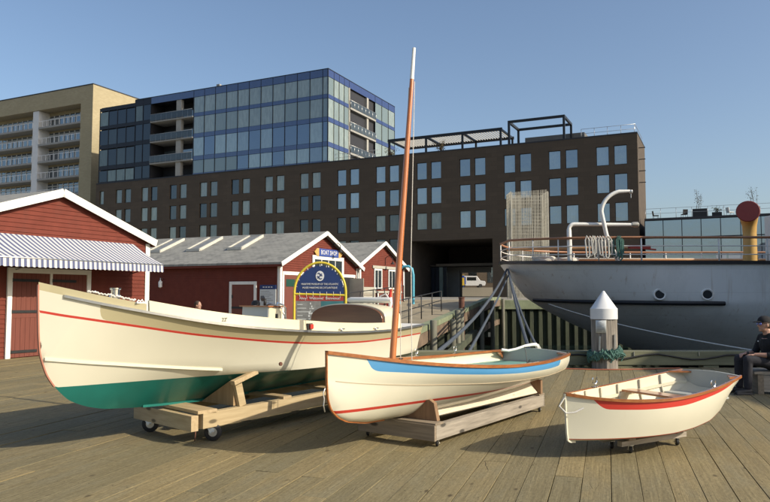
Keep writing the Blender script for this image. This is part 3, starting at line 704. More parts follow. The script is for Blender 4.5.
def make_launch_trailer():
    # near front corner of the frame
    T = thing('boat_trailer', 'fresh lumber trailer on casters under the large cream launch', 'boat trailer', (-1.98, 7.50, 0), rz1)
    r = MB(); r.beam((0, 0, .24), (4.9, 0, .24), .09, .165); r.build('side_rail', 'lumber', T, .004)
    r = MB(); r.beam((.35, 1.15, .24), (4.9, 1.15, .24), .09, .165); r.build('side_rail', 'lumber', T, .004)
    # front cross beam, set askew, with a plank on top
    a = V((-.045, -.02, .225)); b = V((.10, 1.20, .225))
    r = MB(); r.beam(a + V((-.045, 0, 0)), b + V((-.045, 0, 0)), .088, .165); r.build('cross_beam', 'lumber_y', T, .004)
    r = MB(); r.beam(V((.06, -.045, .335)), V((.2, 1.0, .335)), .24, .035); r.build('cross_plank', 'lumber_y', T, .003)
    for x, y1 in ((1.30, 1.15), (2.2, 1.15), (3.4, 1.15), (4.6, 1.15)):
        r = MB(); r.beam((x, -.04, .338), (x + .02, y1, .338), .14, .032); r.build('cross_plank', 'lumber_y', T, .003)
    # chocks either side carrying the bilge
    for y, sg in ((.10, 1), (1.05, -1)):
        c = MB(); c.prism([(-.06 * sg, .33), (.50 * sg, .33), (.02 * sg, .60), (-.06 * sg, .595)], lambda p, q, t: (t, y + p, q), .50, .57); ck = c.build('chock', 'plywood', T, .003)
        c = MB(); c.beam((.60, y - .09 * sg, .325), (.53, y - .085 * sg, .59), .10, .045, up=(0, 1, 0)); c.build('brace', 'lumber', ck, .003)
        c = MB(); c.beam((.42, y - .13 * sg, .60), (.76, y - .15 * sg, .70), .075, .05); c.build('bolster', 'lumber_y', ck, .003)
        c = MB(); c.prism([(0, .35), (.40 * sg, .35), (.04 * sg, .68), (-.04 * sg, .66)], lambda p, q, t: (t, y + p, q), 3.9, 3.97); c.build('chock', 'plywood', T, .003)
    for x, y, yaw in ((.16, .03, -.9), (.06, 1.0, -.9), (4.6, .03, .5), (4.6, 1.12, .5)):
        caster(T, x, y, .158, .095, .05, yaw, .35)
    r = MB(); r.tube([(-.02, .05, .15), (-.03, .05, .03)], .007); r.build('safety_pin', 'rust', T)
    return T
make_launch_trailer()

# ---- the sailing dinghy ----------------------------------------------------
def inner_skin(S, rows, nb, off, mat_fn, zmin, zcap=None):
    """inside surface a plank's thickness in from the outer skin, closed by a floor at zmin"""
    mb = MB(); n = len(rows[0])
    R2 = []
    for row in rows:
        zk = row[-1][2]; rr = []
        for x, b, z in row:
            rr.append((x, max(0, b - off), max(z, zk + off)))
        R2.append(rr)
    for sg in (1, -1):
        o = len(mb.v); mb.v += [(x, sg * b, z) for rr in R2 for x, b, z in rr]
        for i in range(len(rows) - 1):
            for j in range(n - 1):
                f = (i * n + j, (i + 1) * n + j, (i + 1) * n + j + 1, i * n + j + 1)
                mb.f.append(tuple(k + o for k in f)); mb.m.append(mat_fn(rows[i][j][2], S[i])); mb.sm.append(True)
    return mb
def oarlock(parent, x, y, z, sg):
    m = MB(); m.tube([(x, y, z - .05), (x, y, z + .03)], .008, 8)
    m.tube([(x + .035 * math.cos(a), y, z + .072 + .042 * math.sin(a)) for a in lin(R(140), R(400), 14)], .006, 6)
    m.box(x - .04, x + .04, y - .018, y + .018, z - .002, z + .006)
    return m.build('oarlock', 'chrome', parent)
def make_dinghy():
    L = 4.77; d = V((.59, .807, 0)).normalized(); rz = math.atan2(d.y, d.x)
    T = thing('sailing_dinghy', 'cream sailing dinghy with blue band and a tall unstayed wooden mast, on a grey dolly', 'sailing boat', (-.56, 6.66, 0), rz)
    bsh = planform(.55, 1.9, 2., .80, .55)
    zsh = smooth_tab([(0, 1.045), (.035, 1.02), (.144, .927), (.275, .85), (.412, .79), (.539, .754), (.734, .727), (1, .725)], w=.1)
    kx = smooth_tab([(0, 0), (.03, .001), (.06, .004), (.09, .014), (.12, .036), (.15, .065), (.2, .13), (.3, .26), (1, .995)], w=.012)
    kz = smooth_tab([(0, 1.045), (.03, .76), (.06, .60), (.09, .49), (.12, .40), (.15, .34), (.2, .285), (.3, .256), (.5, .25), (.7, .285), (1, .42)], w=.012)
    bch = lambda s: 0 if s < .03 else planform(.58, 1.7, 2., .735, .50)((s - .03) / .97)
    zch = smooth_tab([(0, .80), (.05, .76), (.205, .665), (.449, .584), (.771, .525), (1, .515)], w=.08)
    zbl = smooth_tab([(0, .90), (.124, .83), (.28, .75), (.419, .695), (.549, .66), (.747, .628), (1, .63)], w=.06)
    kf = lambda s: (float(kx(s)) * L, float(kz(s))); sf = lambda s: (L * s, bsh(s), float(zsh(s))); nf = lambda s: (bch(s), float(zch(s)))
    def blue_low(s):
        zs = float(zsh(s)) - .002
        if s <= .075 or s >= .87: return zs
        if s < .13:
            t = (s - .075) / .055; f = 1.25 * t / .35 * .42 if t < .35 else .525 + .475 * (1 - (1 - (t - .35) / .65) ** 2.5)
            return zs + (float(zbl(s)) - zs) * min(1, f)
        if s > .84:
            t = (.87 - s) / .03; return zs + (float(zbl(s)) - zs) * t
        return float(zbl(s))
    bands = [blue_low, lambda s: float(zch(s)), lambda s: .475 - .02 * s, lambda s: .445 - .02 * s]
    nb = 6; S, rows = hull_rows(kf, sf, nf, bands, 120, nb, topcurve=.05, botpow=.6)
    mb = hull_mesh(S, rows, lambda b, s: [1, 0, 0, 2, 0][min(b, 4)], nb)
    mb.build('hull', ['cream', 'blue', 'red_stripe'], T)
    ins = inner_skin(S, rows, nb, .016, lambda z, s: 1 if z < .46 else 0, 0)
    ins.build('hull_lining', ['cream_in', 'greypaint'], T)
    # transom with a hump
    tr = MB(); last = rows[-1]; n = len(last)
    outl = [(b, z) for x, b, z in last]; xt = last[0][0]
    poly = [(b, z) for b, z in outl] + [(-b, z) for b, z in reversed(outl[:-1])]
    top = [(-.55 + 1.1 * t, .725 + .055 * math.sin(math.pi * t) ** .8) for t in lin(0, 1, 16)][1:-1]
    poly = poly + top
    tr.prism(poly, lambda a, b, t: (t + (b - .42) * .02, a, b), L - .028, L + .004)
    tr.build('transom', 'greypaint', T)
    g = MB(); strip(g, sf, lin(.0, 1, 80), -.03, .02, -.022, .012); g.build('gunwale', 'varnish', T)
    # lap seam
    ls = MB(); strip(ls, lambda s: (kf(s)[0] + (sf(s)[0] - kf(s)[0]) * (zch(s) - kf(s)[1]) / (sf(s)[2] - kf(s)[1]), bch(s), float(zch(s))), lin(.05, 1, 60), -.01, .003, -.006, .002); ls.build('chine_seam', 'lapline', T)
    # stem and skeg
    st = MB(); pts = [(kf(s)[0] - .003, 0, kf(s)[1] - .002) for s in lin(0, .25, 36)]
    for i in range(len(pts) - 1): st.beam(pts[i], pts[i + 1], .014, .022, up=(0, 1, 0))
    st.build('stem_post', 'varnish', T)
    sk_ = MB(); sk_.prism([(2.0, .262), (4.72, .415), (4.72, .30), (3.4, .235)], lambda a, b, t: (a, t, b), -.018, .018); sk_.build('skeg', 'cream', T)
    # fore deck / breasthook, mast thwart, centre thwart, stern sheets, centreboard case
    bh = MB(); pr = None
    for s in lin(.0, .055, 6):
        x, b, z = sf(s); cur = [(x, -b, z + .004), (x, b, z + .004), (x, b, z - .02), (x, -b, z - .02)]
        if pr: bh.add(pr + cur, [(0, 1, 5, 4), (3, 7, 6, 2)])
        pr = cur
    bh.add(pr, [(0, 1, 2, 3)]); bh.build('breasthook', 'varnish', T)
    def thwart(s, z, wd, mat, name):
        b, _ = section_b(rows, S, s, z); b = min(b, section_b(rows, S, s - wd / 2 / L, z - .02)[0]); m = MB(); m.beam((s * L, -b + .05, z), (s * L, b - .05, z), wd, .026); return m.build(name, mat, T, .004)
    thwart(.226, .80, .22, 'varnish_y', 'mast_thwart'); thwart(.47, .60, .24, 'cream_in', 'thwart')
    ss = MB(); pr = None
    for s in lin(.74, .99, 12):
        b, row = section_b(rows, S, s, .57); cur = [(s * L, -b + .015, .575), (s * L, b - .015, .575), (s * L, b - .03, .545), (s * L, -b + .03, .545)]
        if pr: ss.add(pr + cur, [(0, 1, 5, 4), (3, 7, 6, 2)])
        else: ss.add(cur, [(0, 1, 2, 3)])
        pr = cur
    ss.build('stern_bench', 'greengrey', T)
    cc = MB(); cc.box(.30 * L, .52 * L, -.025, .025, .27, .62); cc.build('centreboard_case', 'cream_in', T, .004)
    for sg in (1, -1):
        m = MB(); m.prism([(L - .03, .70), (L - .24, .71), (L - .03, .60)], lambda a, b, t: (a, sg * (.53 - (L - a) * .12 - t), b), .0, .03); m.prism([(L - .03, 0), (L - .26, 0), (L - .03, -.17)], lambda a, b, t: (a, sg * (.535 + (L - a) * .15 + b), .715 + t), 0, .02); m.build('quarter_knee', 'varnish', T)
    for s, sg in ((.575, 1), (.768, 1)):
        x, b, z = sf(s); oarlock(T, x, sg * (b - .01), z + .015, sg)
    # mast
    base = V((1.03, 0, .42)); top = V((1.522, 0, 4.465)); mm = MB()
    P = [base.lerp(top, t) for t in (0, .1, .3, .6, .85, .905)]
    mm.tube(P, [.034, .036, .036, .033, .026, .024], 16); mo = mm.build('mast', 'mast', T)
    mt = MB(); mt.tube([base.lerp(top, .905), top], [.025, .02], 14); mt.build('mast_tip', 'white', mo)
    hal = MB(); hal.tube([base.lerp(top, .90) + V((.03, -.02, 0)), V((1.30, -.10, 2.0)), V((1.27, -.13, .80))], .0045, 6)
    hal.build('halyard', 'rope_white', T)
    hal = MB(); hal.tube([base.lerp(top, .88) + V((-.02, .02, 0)), V((1.22, -.02, 1.9)), V((1.18, -.04, .78))], .004, 6); hal.build('halyard', 'rope_white', T)
    cl = MB()
    for x in (.96, 1.16): cl.tube([(x, -.06, .82), (x, -.06, .90)], .010, 6); cl.tube([(x - .03, -.06, .895), (x + .03, -.06, .895)], .008, 6)
    cl.build('belaying_pin', 'iron', T)
    # tiller on the transom
    ti = MB(); P = [(L + .07, -.02, .80), (L + .02, -.02, .835), (L - .08, -.01, .84), (L - .25, .03, .83), (L - .42, .10, .79), (L - .52, .17, .77), (L - .60, .24, .785)]
    ti.tube(P, [.03, .028, .024, .02, .018, .02, .022], 10); ti.build('tiller', 'white', T)
    rd = MB(); rd.prism([(L + .04, .40), (L + .26, .40), (L + .22, .74), (L + .10, .84), (L + .04, .84)], lambda a, b, t: (a, -.02 + t, b), -.014, .014); rd.build('rudder', 'greypaint', T)
    ts = MB(); ts.tube([(L - .36, -.05, .58), (L - .35, -.03, .72), (L - .30, .02, .82)], .005, 6); ts.tube([(L - .42, -.08, .585), (L - .38, -.1, .64), (L - .33, -.06, .585)], .008, 6); ts.build('sheet_line', 'iron', T)
    # bow eye and painter
    be = MB(); be.tube([(-.02, 0, .70), (-.045, .0, .66), (-.03, 0, .60), (-.05, -.01, .54), (-.02, 0, .48)], .006, 6); be.build('bow_chain', 'steel', T)
    return T, rz
M['cream_in'] = pmat('cream_interior_paint', (.70, .63, .46), .5, .04, 3, .1)
M['lapline'] = pmat('seam_shadow_paint', (.40, .33, .22), .6, .1, 3, 0)
dinghy, rz2 = make_dinghy()

def make_dinghy_dolly():
    T = thing('boat_dolly', 'grey weathered timber dolly on small casters under the blue banded dinghy', 'boat dolly', (.50, 7.30, 0), R(53.8))
    r = MB(); r.beam((0, 0, .155), (2.78, 0, .155), .09, .155); r.build('side_rail', 'greywood', T, .005)
    r = MB(); r.beam((0, .92, .155), (2.78, .92, .155), .09, .155); r.build('side_rail', 'greywood', T, .005)
    r = MB(); r.beam((-.02, -.045, .155), (-.02, .965, .155), .04, .165); r.build('cross_beam', 'greywood_y', T, .004)
    r = MB(); r.beam((.055, -.05, .245), (.055, .97, .245), .17, .022); r.build('cross_plank', 'greywood_y', T, .003)
    r = MB(); r.beam((2.76, -.045, .155), (2.76, .965, .155), .04, .165); r.build('cross_beam', 'greywood_y', T, .004)
    r = MB(); r.beam((2.68, -.05, .245), (2.68, .97, .245), .17, .022); r.build('cross_plank', 'greywood_y', T, .003)
    r = MB(); r.beam((.55, .34, .285), (2.62, .05, .33), .17, .024, up=(0, -.75, .66)); r.build('loose_plank', 'palewood', T, .003)
    # shaped chocks
    for y, sg in ((.16, 1), (.76, -1)):
        c = MB(); c.prism([(.0, .257), (.30 * sg, .257), (.20 * sg, .33), (.05 * sg, .46), (-.05 * sg, .475), (-.11 * sg, .44), (-.15 * sg, .257)][::1], lambda p, q, t: (t, y + p, q), .10, .16); c.build('chock', 'brownchock', T, .003)
        c = MB(); c.prism([(-.2 * sg, .257), (.30 * sg, .257), (.20 * sg, .31), (-.12 * sg, .44), (-.2 * sg, .44)], lambda p, q, t: (t, y + p - .02 * sg, q), 2.62, 2.68); c.build('chock', 'brownchock', T, .003)
    for x, y in ((.08, .0), (.08, .92), (2.7, .0), (2.7, .92)):
        caster(T, x, y, .076, .034, .028, .4, .4)
    return T
make_dinghy_dolly()

# ---- the rowing boat ---------------------------------------------------------
def make_rowboat():
    L = 2.25; d = V((.862, .506, 0)).normalized(); rz = math.atan2(d.y, d.x)
    T = thing('rowing_boat', 'small cream rowing boat with red band and wooden thwart, lowest boat at right', 'rowing boat', (1.743, 6.75, 0), rz)
    bsh = planform(.58, 2.4, 2., .49, .36)
    zsh = smooth_tab([(0, .637), (.09, .60), (.251, .575), (.433, .577), (.615, .605), (.781, .648), (.956, .70), (1, .712)], w=.12)
    kx = smooth_tab([(0, .012), (1, .985)], w=.01)
    kz = smooth_tab([(0, .182), (.1, .168), (.2, .16), (.5, .165), (.7, .21), (.86, .34), (1, .53)], w=.02)
    bch = planform(.58, 2.35, 2., .40, .28)
    zch = smooth_tab([(0, .196), (.05, .196), (.289, .205), (.486, .215), (.621, .24), (.755, .285), (.858, .375), (.956, .52), (1, .585)], w=.03)
    zrb = smooth_tab([(0, .51), (.146, .49), (.318, .482), (.525, .50), (.791, .587), (.9, .64), (1, .70)], w=.08)
    kf = lambda s: (float(kx(s)) * L, float(kz(s))); sf = lambda s: (L * s, bsh(s), float(zsh(s))); nf = lambda s: (bch(s), float(zch(s)))
    def red_low(s):
        zs = float(zsh(s)) - .002
        if s <= .085: return zs
        if s < .15:
            t = (s - .085) / .065; f = .55 * t / .35 if t < .35 else .55 + .45 * (1 - (1 - (t - .35) / .65) ** 2)
            return zs + (float(zrb(s)) - zs) * min(1, f)
        return min(zs, float(zrb(s)))
    bands = [red_low, lambda s: float(zch(s)) + .008, lambda s: float(zch(s)) - .002]
    nb = 7; S, rows = hull_rows(kf, sf, nf, bands, 110, nb, topcurve=.06, botpow=.5)
    mb = hull_mesh(S, rows, lambda b, s: [1, 0, 2, 0][min(b, 3)], nb)
    mb.build('hull', ['cream', 'red_band', 'trimred'], T)
    inner_skin(S, rows, nb, .014, lambda z, s: 0, 0).build('hull_lining', ['cream_in'], T)
    last = rows[-1]; poly = [(b, z) for x, b, z in last] + [(-b, z) for x, b, z in reversed(last[:-1])] + [(-.36 + .72 * t, .712 + .022 * math.sin(math.pi * t)) for t in lin(0, 1, 10)][1:-1]
    tr = MB(); tr.prism(poly, lambda a, b, t: (t, a, b), L - .024, L + .003); tr.build('transom', 'greypaint', T)
    g = MB(); strip(g, sf, lin(0, 1, 70), -.004, .02, -.020, .008); g.build('gunwale', 'varnish', T)
    st = MB(); pts = [(-.003, 0, .637), (.004, 0, .45), (.014, 0, .26), (.024, 0, .188), (.05, 0, .172), (.12, 0, .165)]
    for i in range(len(pts) - 1): st.beam(pts[i], pts[i + 1], .014, .02, up=(0, 1, 0))
    st.build('stem_post', 'cream', T)
    bh = MB(); pr = None
    for s in lin(0, .09, 7):
        x, b, z = sf(s); cur = [(x, -b, z + .006), (x, b, z + .006), (x, b, z - .02), (x, -b, z - .02)]
        if pr: bh.add(pr + cur, [(0, 1, 5, 4), (3, 7, 6, 2)])
        pr = cur
    bh.add(pr, [(0, 1, 2, 3)]); bh.build('breasthook', 'varnish', T)
    # ribs, stringers, floor, thwarts
    for s in (.17, .30, .43, .56, .72, .86):
        for sg in (1, -1):
            i = int(np.argmin([abs(a - s) for a in S])); row = [p for p in rows[i] if p[1] > .05][::2]
            rb = MB(); P = [(p[0], sg * max(.01, p[1] - .022), p[2] - .005 + (.02 if p[2] < .3 else 0)) for p in row]
            for a, b in zip(P[:-1], P[1:]): rb.beam(a, b, .03, .018, up=(1, 0, 0))
            rb.build('rib', 'rib', T)
    for sg in (1, -1):
        rs = MB(); P = []
        for s in lin(.1, .98, 30):
            b, row = section_b(rows, S, s, float(zsh(s)) - .12); P.append((s * L, sg * max(.01, b - .03), float(zsh(s)) - .12))
        for a, b in zip(P[:-1], P[1:]): rs.beam(a, b, .018, .03)
        rs.build('thwart_riser', 'cream_in', T)
        m = MB(); m.prism([(L - .02, 0), (L - .22, 0), (L - .02, -.13)], lambda a, b, t: (a, sg * (.345 + (L - a) * .16 + b), .69 + t), 0, .018); m.build('quarter_knee', 'varnish', T)
    def seat(s, z, wd, mat, name):
        b = min(section_b(rows, S, s, z - .015)[0], section_b(rows, S, s - wd / 2 / L, z - .015)[0]); m = MB(); m.beam((s * L, -b + .04, z), (s * L, b - .04, z), wd, .022); return m.build(name, mat, T, .004)
    seat(.62, .525, .19, 'varnish_y', 'thwart'); seat(.30, .46, .16, 'yellowwood', 'bow_thwart')
    seat(.88, .48, .22, 'greypaint', 'stern_seat')
    fl = MB(); pr = None
    for s in lin(.14, .88, 16):
        b, _ = section_b(rows, S, s, float(zch(s)) + .02); cur = [(s * L, -b + .03, float(zch(s)) + .02), (s * L, b - .03, float(zch(s)) + .02)]
        if pr: fl.add(pr + cur, [(0, 1, 3, 2)])
        pr = cur
    fl.build('floorboard', 'cream_in', T)
    x, b, z = sf(.40); oarlock(T, x, b - .005, z + .012, 1); x, b, z = sf(.76); oarlock(T, x, -(b - .06), z - .04, -1)
    pn = MB(); pn.tube([(-.01, 0, .60), (-.06, .02, .52), (-.04, -.05, .46), (.03, -.10, .47), (.10, -.14, .51)], .009, 7); pn.build('painter', 'rope_white', T)
    dl = thing('launching_dolly', 'low black caster dolly hidden under the small red banded rowing boat', 'boat dolly', (1.743, 6.75, 0), rz)
    m = MB(); m.box(.62, 1.62, -.14, -.08, .085, .135); m.build('side_rail', 'greywood', dl, .003)
    m = MB(); m.box(.62, 1.62, .10, .16, .085, .135); m.build('side_rail', 'greywood', dl, .003)
    m = MB(); m.box(.70, .80, -.16, .18, .136, .158); m.build('cross_plank', 'greywood_y', dl, .003)
    m = MB(); m.box(1.44, 1.54, -.16, .18, .136, .19); m.build('cross_plank', 'greywood_y', dl, .003)
    for x in (.78, 1.5):
        for y in (-.11, .13): caster(dl, x, y, .084, .036, .03, .9, .3)
M['rib'] = pmat('pale_grey_rib_paint', (.50, .47, .37), .6, .05, 3, .1)
make_rowboat()

# ------------------------------------------------------------------ wharf edge
m = MB(); x = -.95
m.box(-1.0, 4.9, 15.28, 15.58, .03, .345); m.box(4.906, 10.4, 15.28, 15.58, .03, .345); m.box(10.41, 16.5, 15.28, 15.58, .03, .345)
for xx in np.arange(-.6, 16, 1.9): m.box(xx, xx + .35, 15.3, 15.56, -.05, .03)
br = tag(m.build('bull_rail', 'beamgreen', None, .02), 'long green stained timber bull rail along the deck edge', 'timber rail')
m = MB(); rr = random.Random(2); m.tube([(2.0 + i * .25, 15.262, .22 + .05 * math.sin(i * .9) + rr.uniform(-.012, .012)) for i in range(50)], .018, 7)
tag(m.build('power_cable', 'black'), 'black cable strung loosely along the face of the green timber rail', 'cable')
m = MB()
for i in range(8):
    xx = 2.6 + i * 1.43; m.box(xx, xx + .012, 15.255, 15.285, .24, .33)
tag(m.build('cable_clip', 'steel'), kind=None); bpy.data.objects['cable_clip'].parent = br

def make_pile():
    X, Y = 4.74, 15.0
    T = thing('mooring_pile', 'thick round timber mooring pile with a white cone cap at the deck edge', 'mooring post', (X, Y, 0))
    m = MB(); prof = []
    n = 40; vs = []; rr = random.Random(5); ph = [rr.uniform(0, 6) for _ in range(6)]
    zs = lin(-.2, 1.08, 14)
    for z in zs:
        for j in range(n):
            a = 2 * math.pi * j / n; r = .262 + .012 * math.sin(5 * a + ph[0] + z * .4) + .007 * math.sin(13 * a + ph[1] + z) + .006 * math.sin(23 * a + ph[2])
            vs.append((r * math.cos(a), r * math.sin(a), z))
    m.add(vs, [(i * n + j, i * n + (j + 1) % n, (i + 1) * n + (j + 1) % n, (i + 1) * n + j) for i in range(len(zs) - 1) for j in range(n)], 0, True)
    m.build('post', 'greywood_z', T)
    m = MB(); m.lathe([(.275, 1.06), (.285, 1.06), (.285, 1.285), (.26, 1.31), (.02, 1.665), (.0, 1.67)], n=40); m.build('cone_cap', 'cap', T)
    m = MB(); pts = [(-.17 + .0, 0, 0)]
    vs = []
    for a in lin(R(215), R(262), 8):
        for z in (.77, 1.04): vs.append((.282 * math.cos(a), .282 * math.sin(a), z))
    m.add(vs, [(2 * i, 2 * i + 2, 2 * i + 3, 2 * i + 1) for i in range(8)], 0, True)
    po = m.build('paper_notice', 'paper', T); sm = po.modifiers.new('t', 'SOLIDIFY'); sm.thickness = .004
    m = MB()
    for k in range(7):
        a0, a1 = R(222), R(222 + (30 if k % 3 else 20)); z = .81 + k * .03; vs = []
        for a in lin(a0, a1, 5):
            for q in (z, z + .007): vs.append((.287 * math.cos(a), .287 * math.sin(a), q))
        m.add(vs, [(2 * i, 2 * i + 2, 2 * i + 3, 2 * i + 1) for i in range(5)])
    m.build('notice_print', 'ink', po)
    for a, z0, z1 in ((R(232), .40, .70), (R(298), .42, .74)):
        m = MB(); m.beam((.285 * math.cos(a), .285 * math.sin(a), z0), (.275 * math.cos(a + .05), .275 * math.sin(a + .05), z1), .035, .03, up=(math.cos(a), math.sin(a), 0)); m.build('wear_batten', 'steel', T)
    # heap of green rope wound round it: rests on the pile, own thing
    m = MB(); rr = random.Random(9); N_ = 360; P = []
    for i in range(N_):
        a = 2 * math.pi * i / 40 ; P.append(((.315 + rr.uniform(-.01, .05)) * math.cos(a), (.315 + rr.uniform(-.01, .05)) * math.sin(a), .20 + .21 * ((i * .37) % 1.0) + .05 * math.sin(a + 2) + rr.uniform(-.02, .02)))
    m.tube(P, .028, 6)
    for i in range(5):
        a = R(rr.uniform(150, 390)); p = V((.34 * math.cos(a), .34 * math.sin(a), .35)); m.tube([p, p * 1.08 + V((rr.uniform(-.1, .1), rr.uniform(-.05, .02), -.06)), p * 1.03 + V((rr.uniform(-.2, .2), 0, -.15 + rr.uniform(-.08, .08)))], .016, 5)
    o = m.build('rope_coil', 'rope_green', None, loc=(X, Y, 0)); tag(o, 'tangled green rope wound around the foot of the white capped pile', 'rope')
    m = MB(); m.tube([(X - .95, Y - .18, .012), (X - .3, Y - .36, .012), (X + .3, Y - .34, .012), (X + 1.1, Y - .2, .012), (X + 1.6, Y - .05, .012)], .014, 7)
    tag(m.build('hose', 'redhose'), 'rust red hose lying on the planks at the foot of the pile', 'hose')
make_pile()

# ---- left side of the basin
def zramp(Y): return float(np.interp(Y, ys, zz))
m = MB(); Y0 = lin(15.9, 50.2, 24)
for a, b in zip(Y0[:-1], Y0[1:]):
    m.beam((EDGE(a) - .02, a, zramp(a) + .08), (EDGE(b) - .02, b, zramp(b) + .08), .34, .2)
kerb = tag(m.build('edge_timber', 'mossy'), 'mossy green kerb timber along the left edge of the basin', 'kerb timber')
m = MB()
for a, b in zip(Y0[:-1], Y0[1:]):
    m.beam((EDGE(a) + .1, a, zramp(a) - .24), (EDGE(b) + .1, b, zramp(b) - .24), .14, .42); m.beam((EDGE(a) - .1, a, zramp(a) - 1.6), (EDGE(b) - .1, b, zramp(b) - 1.6), .3, .35)
tag(m.build('wharf_wale', 'fascia'), 'brown rotting fascia and wale timbers on the left basin wall', 'timber wale')
m = MB(); m.add([(EDGE(15.6) - 1.6, 15.6, -.1), (EDGE(50) - 1.6, 50, -.1), (EDGE(50) - 1.6, 50, -3), (EDGE(15.6) - 1.6, 15.6, -3)], [(0, 1, 2, 3)])
tag(m.build('basin_side', 'mossdark'), kind='structure')
plabels = {24.8: 'pale mossy pile closest to the stern of the launch', 28.8: 'thin pile just left of a pair on the basin side', 30.0: 'left of two close piles beside the rusty steel pile', 31.0: 'pile directly left of the rusty steel pile', 38: 'pile standing between two mooring ropes at basin side', 43: 'short far pile near the corner of the basin', 49.6: 'farthest pile at the corner with the sheet pile wall'}
for Y, lb in plabels.items():
    m = MB(); z1 = zramp(Y) + (.35 if Y in (30.0, 31.0, 24.8) else .05); r = .13
    m.lathe([(r * 1.02, -3), (r, -.5), (r * .97, z1 - .03), (r * .8, z1), (0, z1)], (EDGE(Y) + .36, Y, 0), 12)
    tag(m.build('timber_pile', 'pile'), lb, 'wharf pile', 'timber piles along the left side of the basin')
for i in range(16):
    m = MB(); a = 16 + i * 2.1; m.beam((EDGE(a) - .1, a, -1.3 + .2 * (i % 3)), (EDGE(a) - .1, a, zramp(a) - .3), .26, .26, up=(0, 1, 0)); m.build('support_timber', 'mossdark', bpy.data.objects['wharf_wale'])
m = MB(); m.beam((EDGE(28) + .3, 27, -.75), (EDGE(36) + .35, 37, -.45), .3, .3); m.build('waling_timber', 'mossdark', bpy.data.objects['wharf_wale'])
m = MB(); m.lathe([(.13, -3), (.13, 1.43), (0, 1.43)], (EDGE(31.5) + .3, 31.5, 0), 14); m.lathe([(.15, 1.40), (.15, 1.45), (0, 1.46)], (EDGE(31.5) + .3, 31.5, 0), 14)
tag(m.build('steel_pile', 'rust'), 'tall rusty brown steel pile standing above the timber piles', 'steel pile')
# sheet pile wall at the head of the basin
m = MB(); x = EDGE(50) - .3; P = []; k = 0
while x < 60:
    for dx, dy in ((0, 0), (.24, 0), (.32, .26), (.56, .26)): P.append((x + dx, 50.0 + dy))
    x += .64
n = len(P); m.add([(a, b, -3.5) for a, b in P] + [(a, b, .5) for a, b in P], [(i, i + 1, n + i + 1, n + i) for i in range(n - 1)])
shw = tag(m.build('sheet_pile_wall', 'sheet'), 'corrugated green brown sheet pile wall at the head of the basin', 'quay wall')
m = MB(); m.box(EDGE(50) - .5, 60, 49.86, 50.38, .5, 1.15); m.build('cap_beam', 'mossy', shw, .02)
# handrails on the ramp
def handrail(a, b, off, label):
    T = thing('handrail', label, 'handrail', (EDGE(a) - off, a, zramp(a)))
    o = V((EDGE(a) - off, a, zramp(a)))
    def P(Y): return V((EDGE(Y) - off, Y, zramp(Y))) - o
    k = max(2, int((b - a) / 2.0))
    for i in range(k + 1):
        Y = a + (b - a) * i / k; m = MB(); m.tube([P(Y), P(Y) + V((0, 0, 1.0))], .025, 8); m.build('post', 'iron', T)
    for h in (.55, 1.0):
        m = MB(); m.tube([P(a) + V((0, 0, h)), P((a + b) / 2) + V((0, 0, h)), P(b) + V((0, 0, h))], .022, 8); m.build('rail', 'iron', T)
handrail(25, 34, 1.1, 'dark iron handrail on the ramp nearer to the basin edge'); handrail(27, 42, 4.9, 'dark iron handrail on the ramp along the shed side')
m = MB(); P = V((1.64, 40, 0)); m.tube([P + V((-.8, .2, .9)), P + V((-.8, .2, 2.7)), P + V((-.74, .2, 3.05)), P + V((-.56, .15, 3.2)), P + V((-.25, .08, 3.2)), P + V((-.07, .02, 3.06)), P + V((0, 0, 2.7)), P + V((0, 0, .9))], .075, 12)
tag(m.build('vent_pipe', 'cyan', None), 'pale blue gooseneck pipe standing right of the mast', 'pipe')

# mooring ropes from the stern of the ship
def sag(p0, p1, s, n=16): return [V(p0).lerp(V(p1), t) + V((0, 0, -s * 4 * t * (1 - t))) for t in lin(0, 1, n)]
def rope(name, p0, p1, s, r, mat, label, cat='rope', group=None):
    m = MB(); m.tube(sag(p0, p1, s), r, 7); return tag(m.build(name, mat), label, cat, group)
STERN = (6.43, 36.4, 2.9)
FAR = lambda p: tuple(c + 1.3 * (q - c) for q, c in zip(p, (0, 0, 1.6)))
rope('mooring_rope', STERN, (1.2, 15.7, .30), .36, .05, 'rope_blue', 'thick slack blue grey rope sweeping left from the ship stern', 'rope', 'mooring ropes at the stern of the white ship')
rope('mooring_rope', FAR((5.0, 28.0, 2.35)), (1.9, 15.7, .3), .1, .036, 'rope_blue', 'thinner taut blue grey rope in the middle of the stern ropes', 'rope', 'mooring ropes at the stern of the white ship')
rope('mooring_rope', FAR((4.98, 27.9, 2.6)), (3.25, 15.65, .32), .18, .045, 'rope_blue', 'blue grey rope dropping right towards the dinghy transom, upper of the pair', 'rope', 'mooring ropes at the stern of the white ship')
rope('mooring_rope', FAR((5.02, 27.9, 2.5)), (3.46, 15.65, .32), .30, .036, 'rope_blue', 'blue grey rope dropping right towards the dinghy transom, lower of the pair', 'rope', 'mooring ropes at the stern of the white ship')
rope('spring_line', FAR((5.75, 24.3, 1.25)), (8.3, 15.6, .33), .15, .016, 'rope_white', 'thin white line crossing the hull of the ship towards the deck', 'rope')

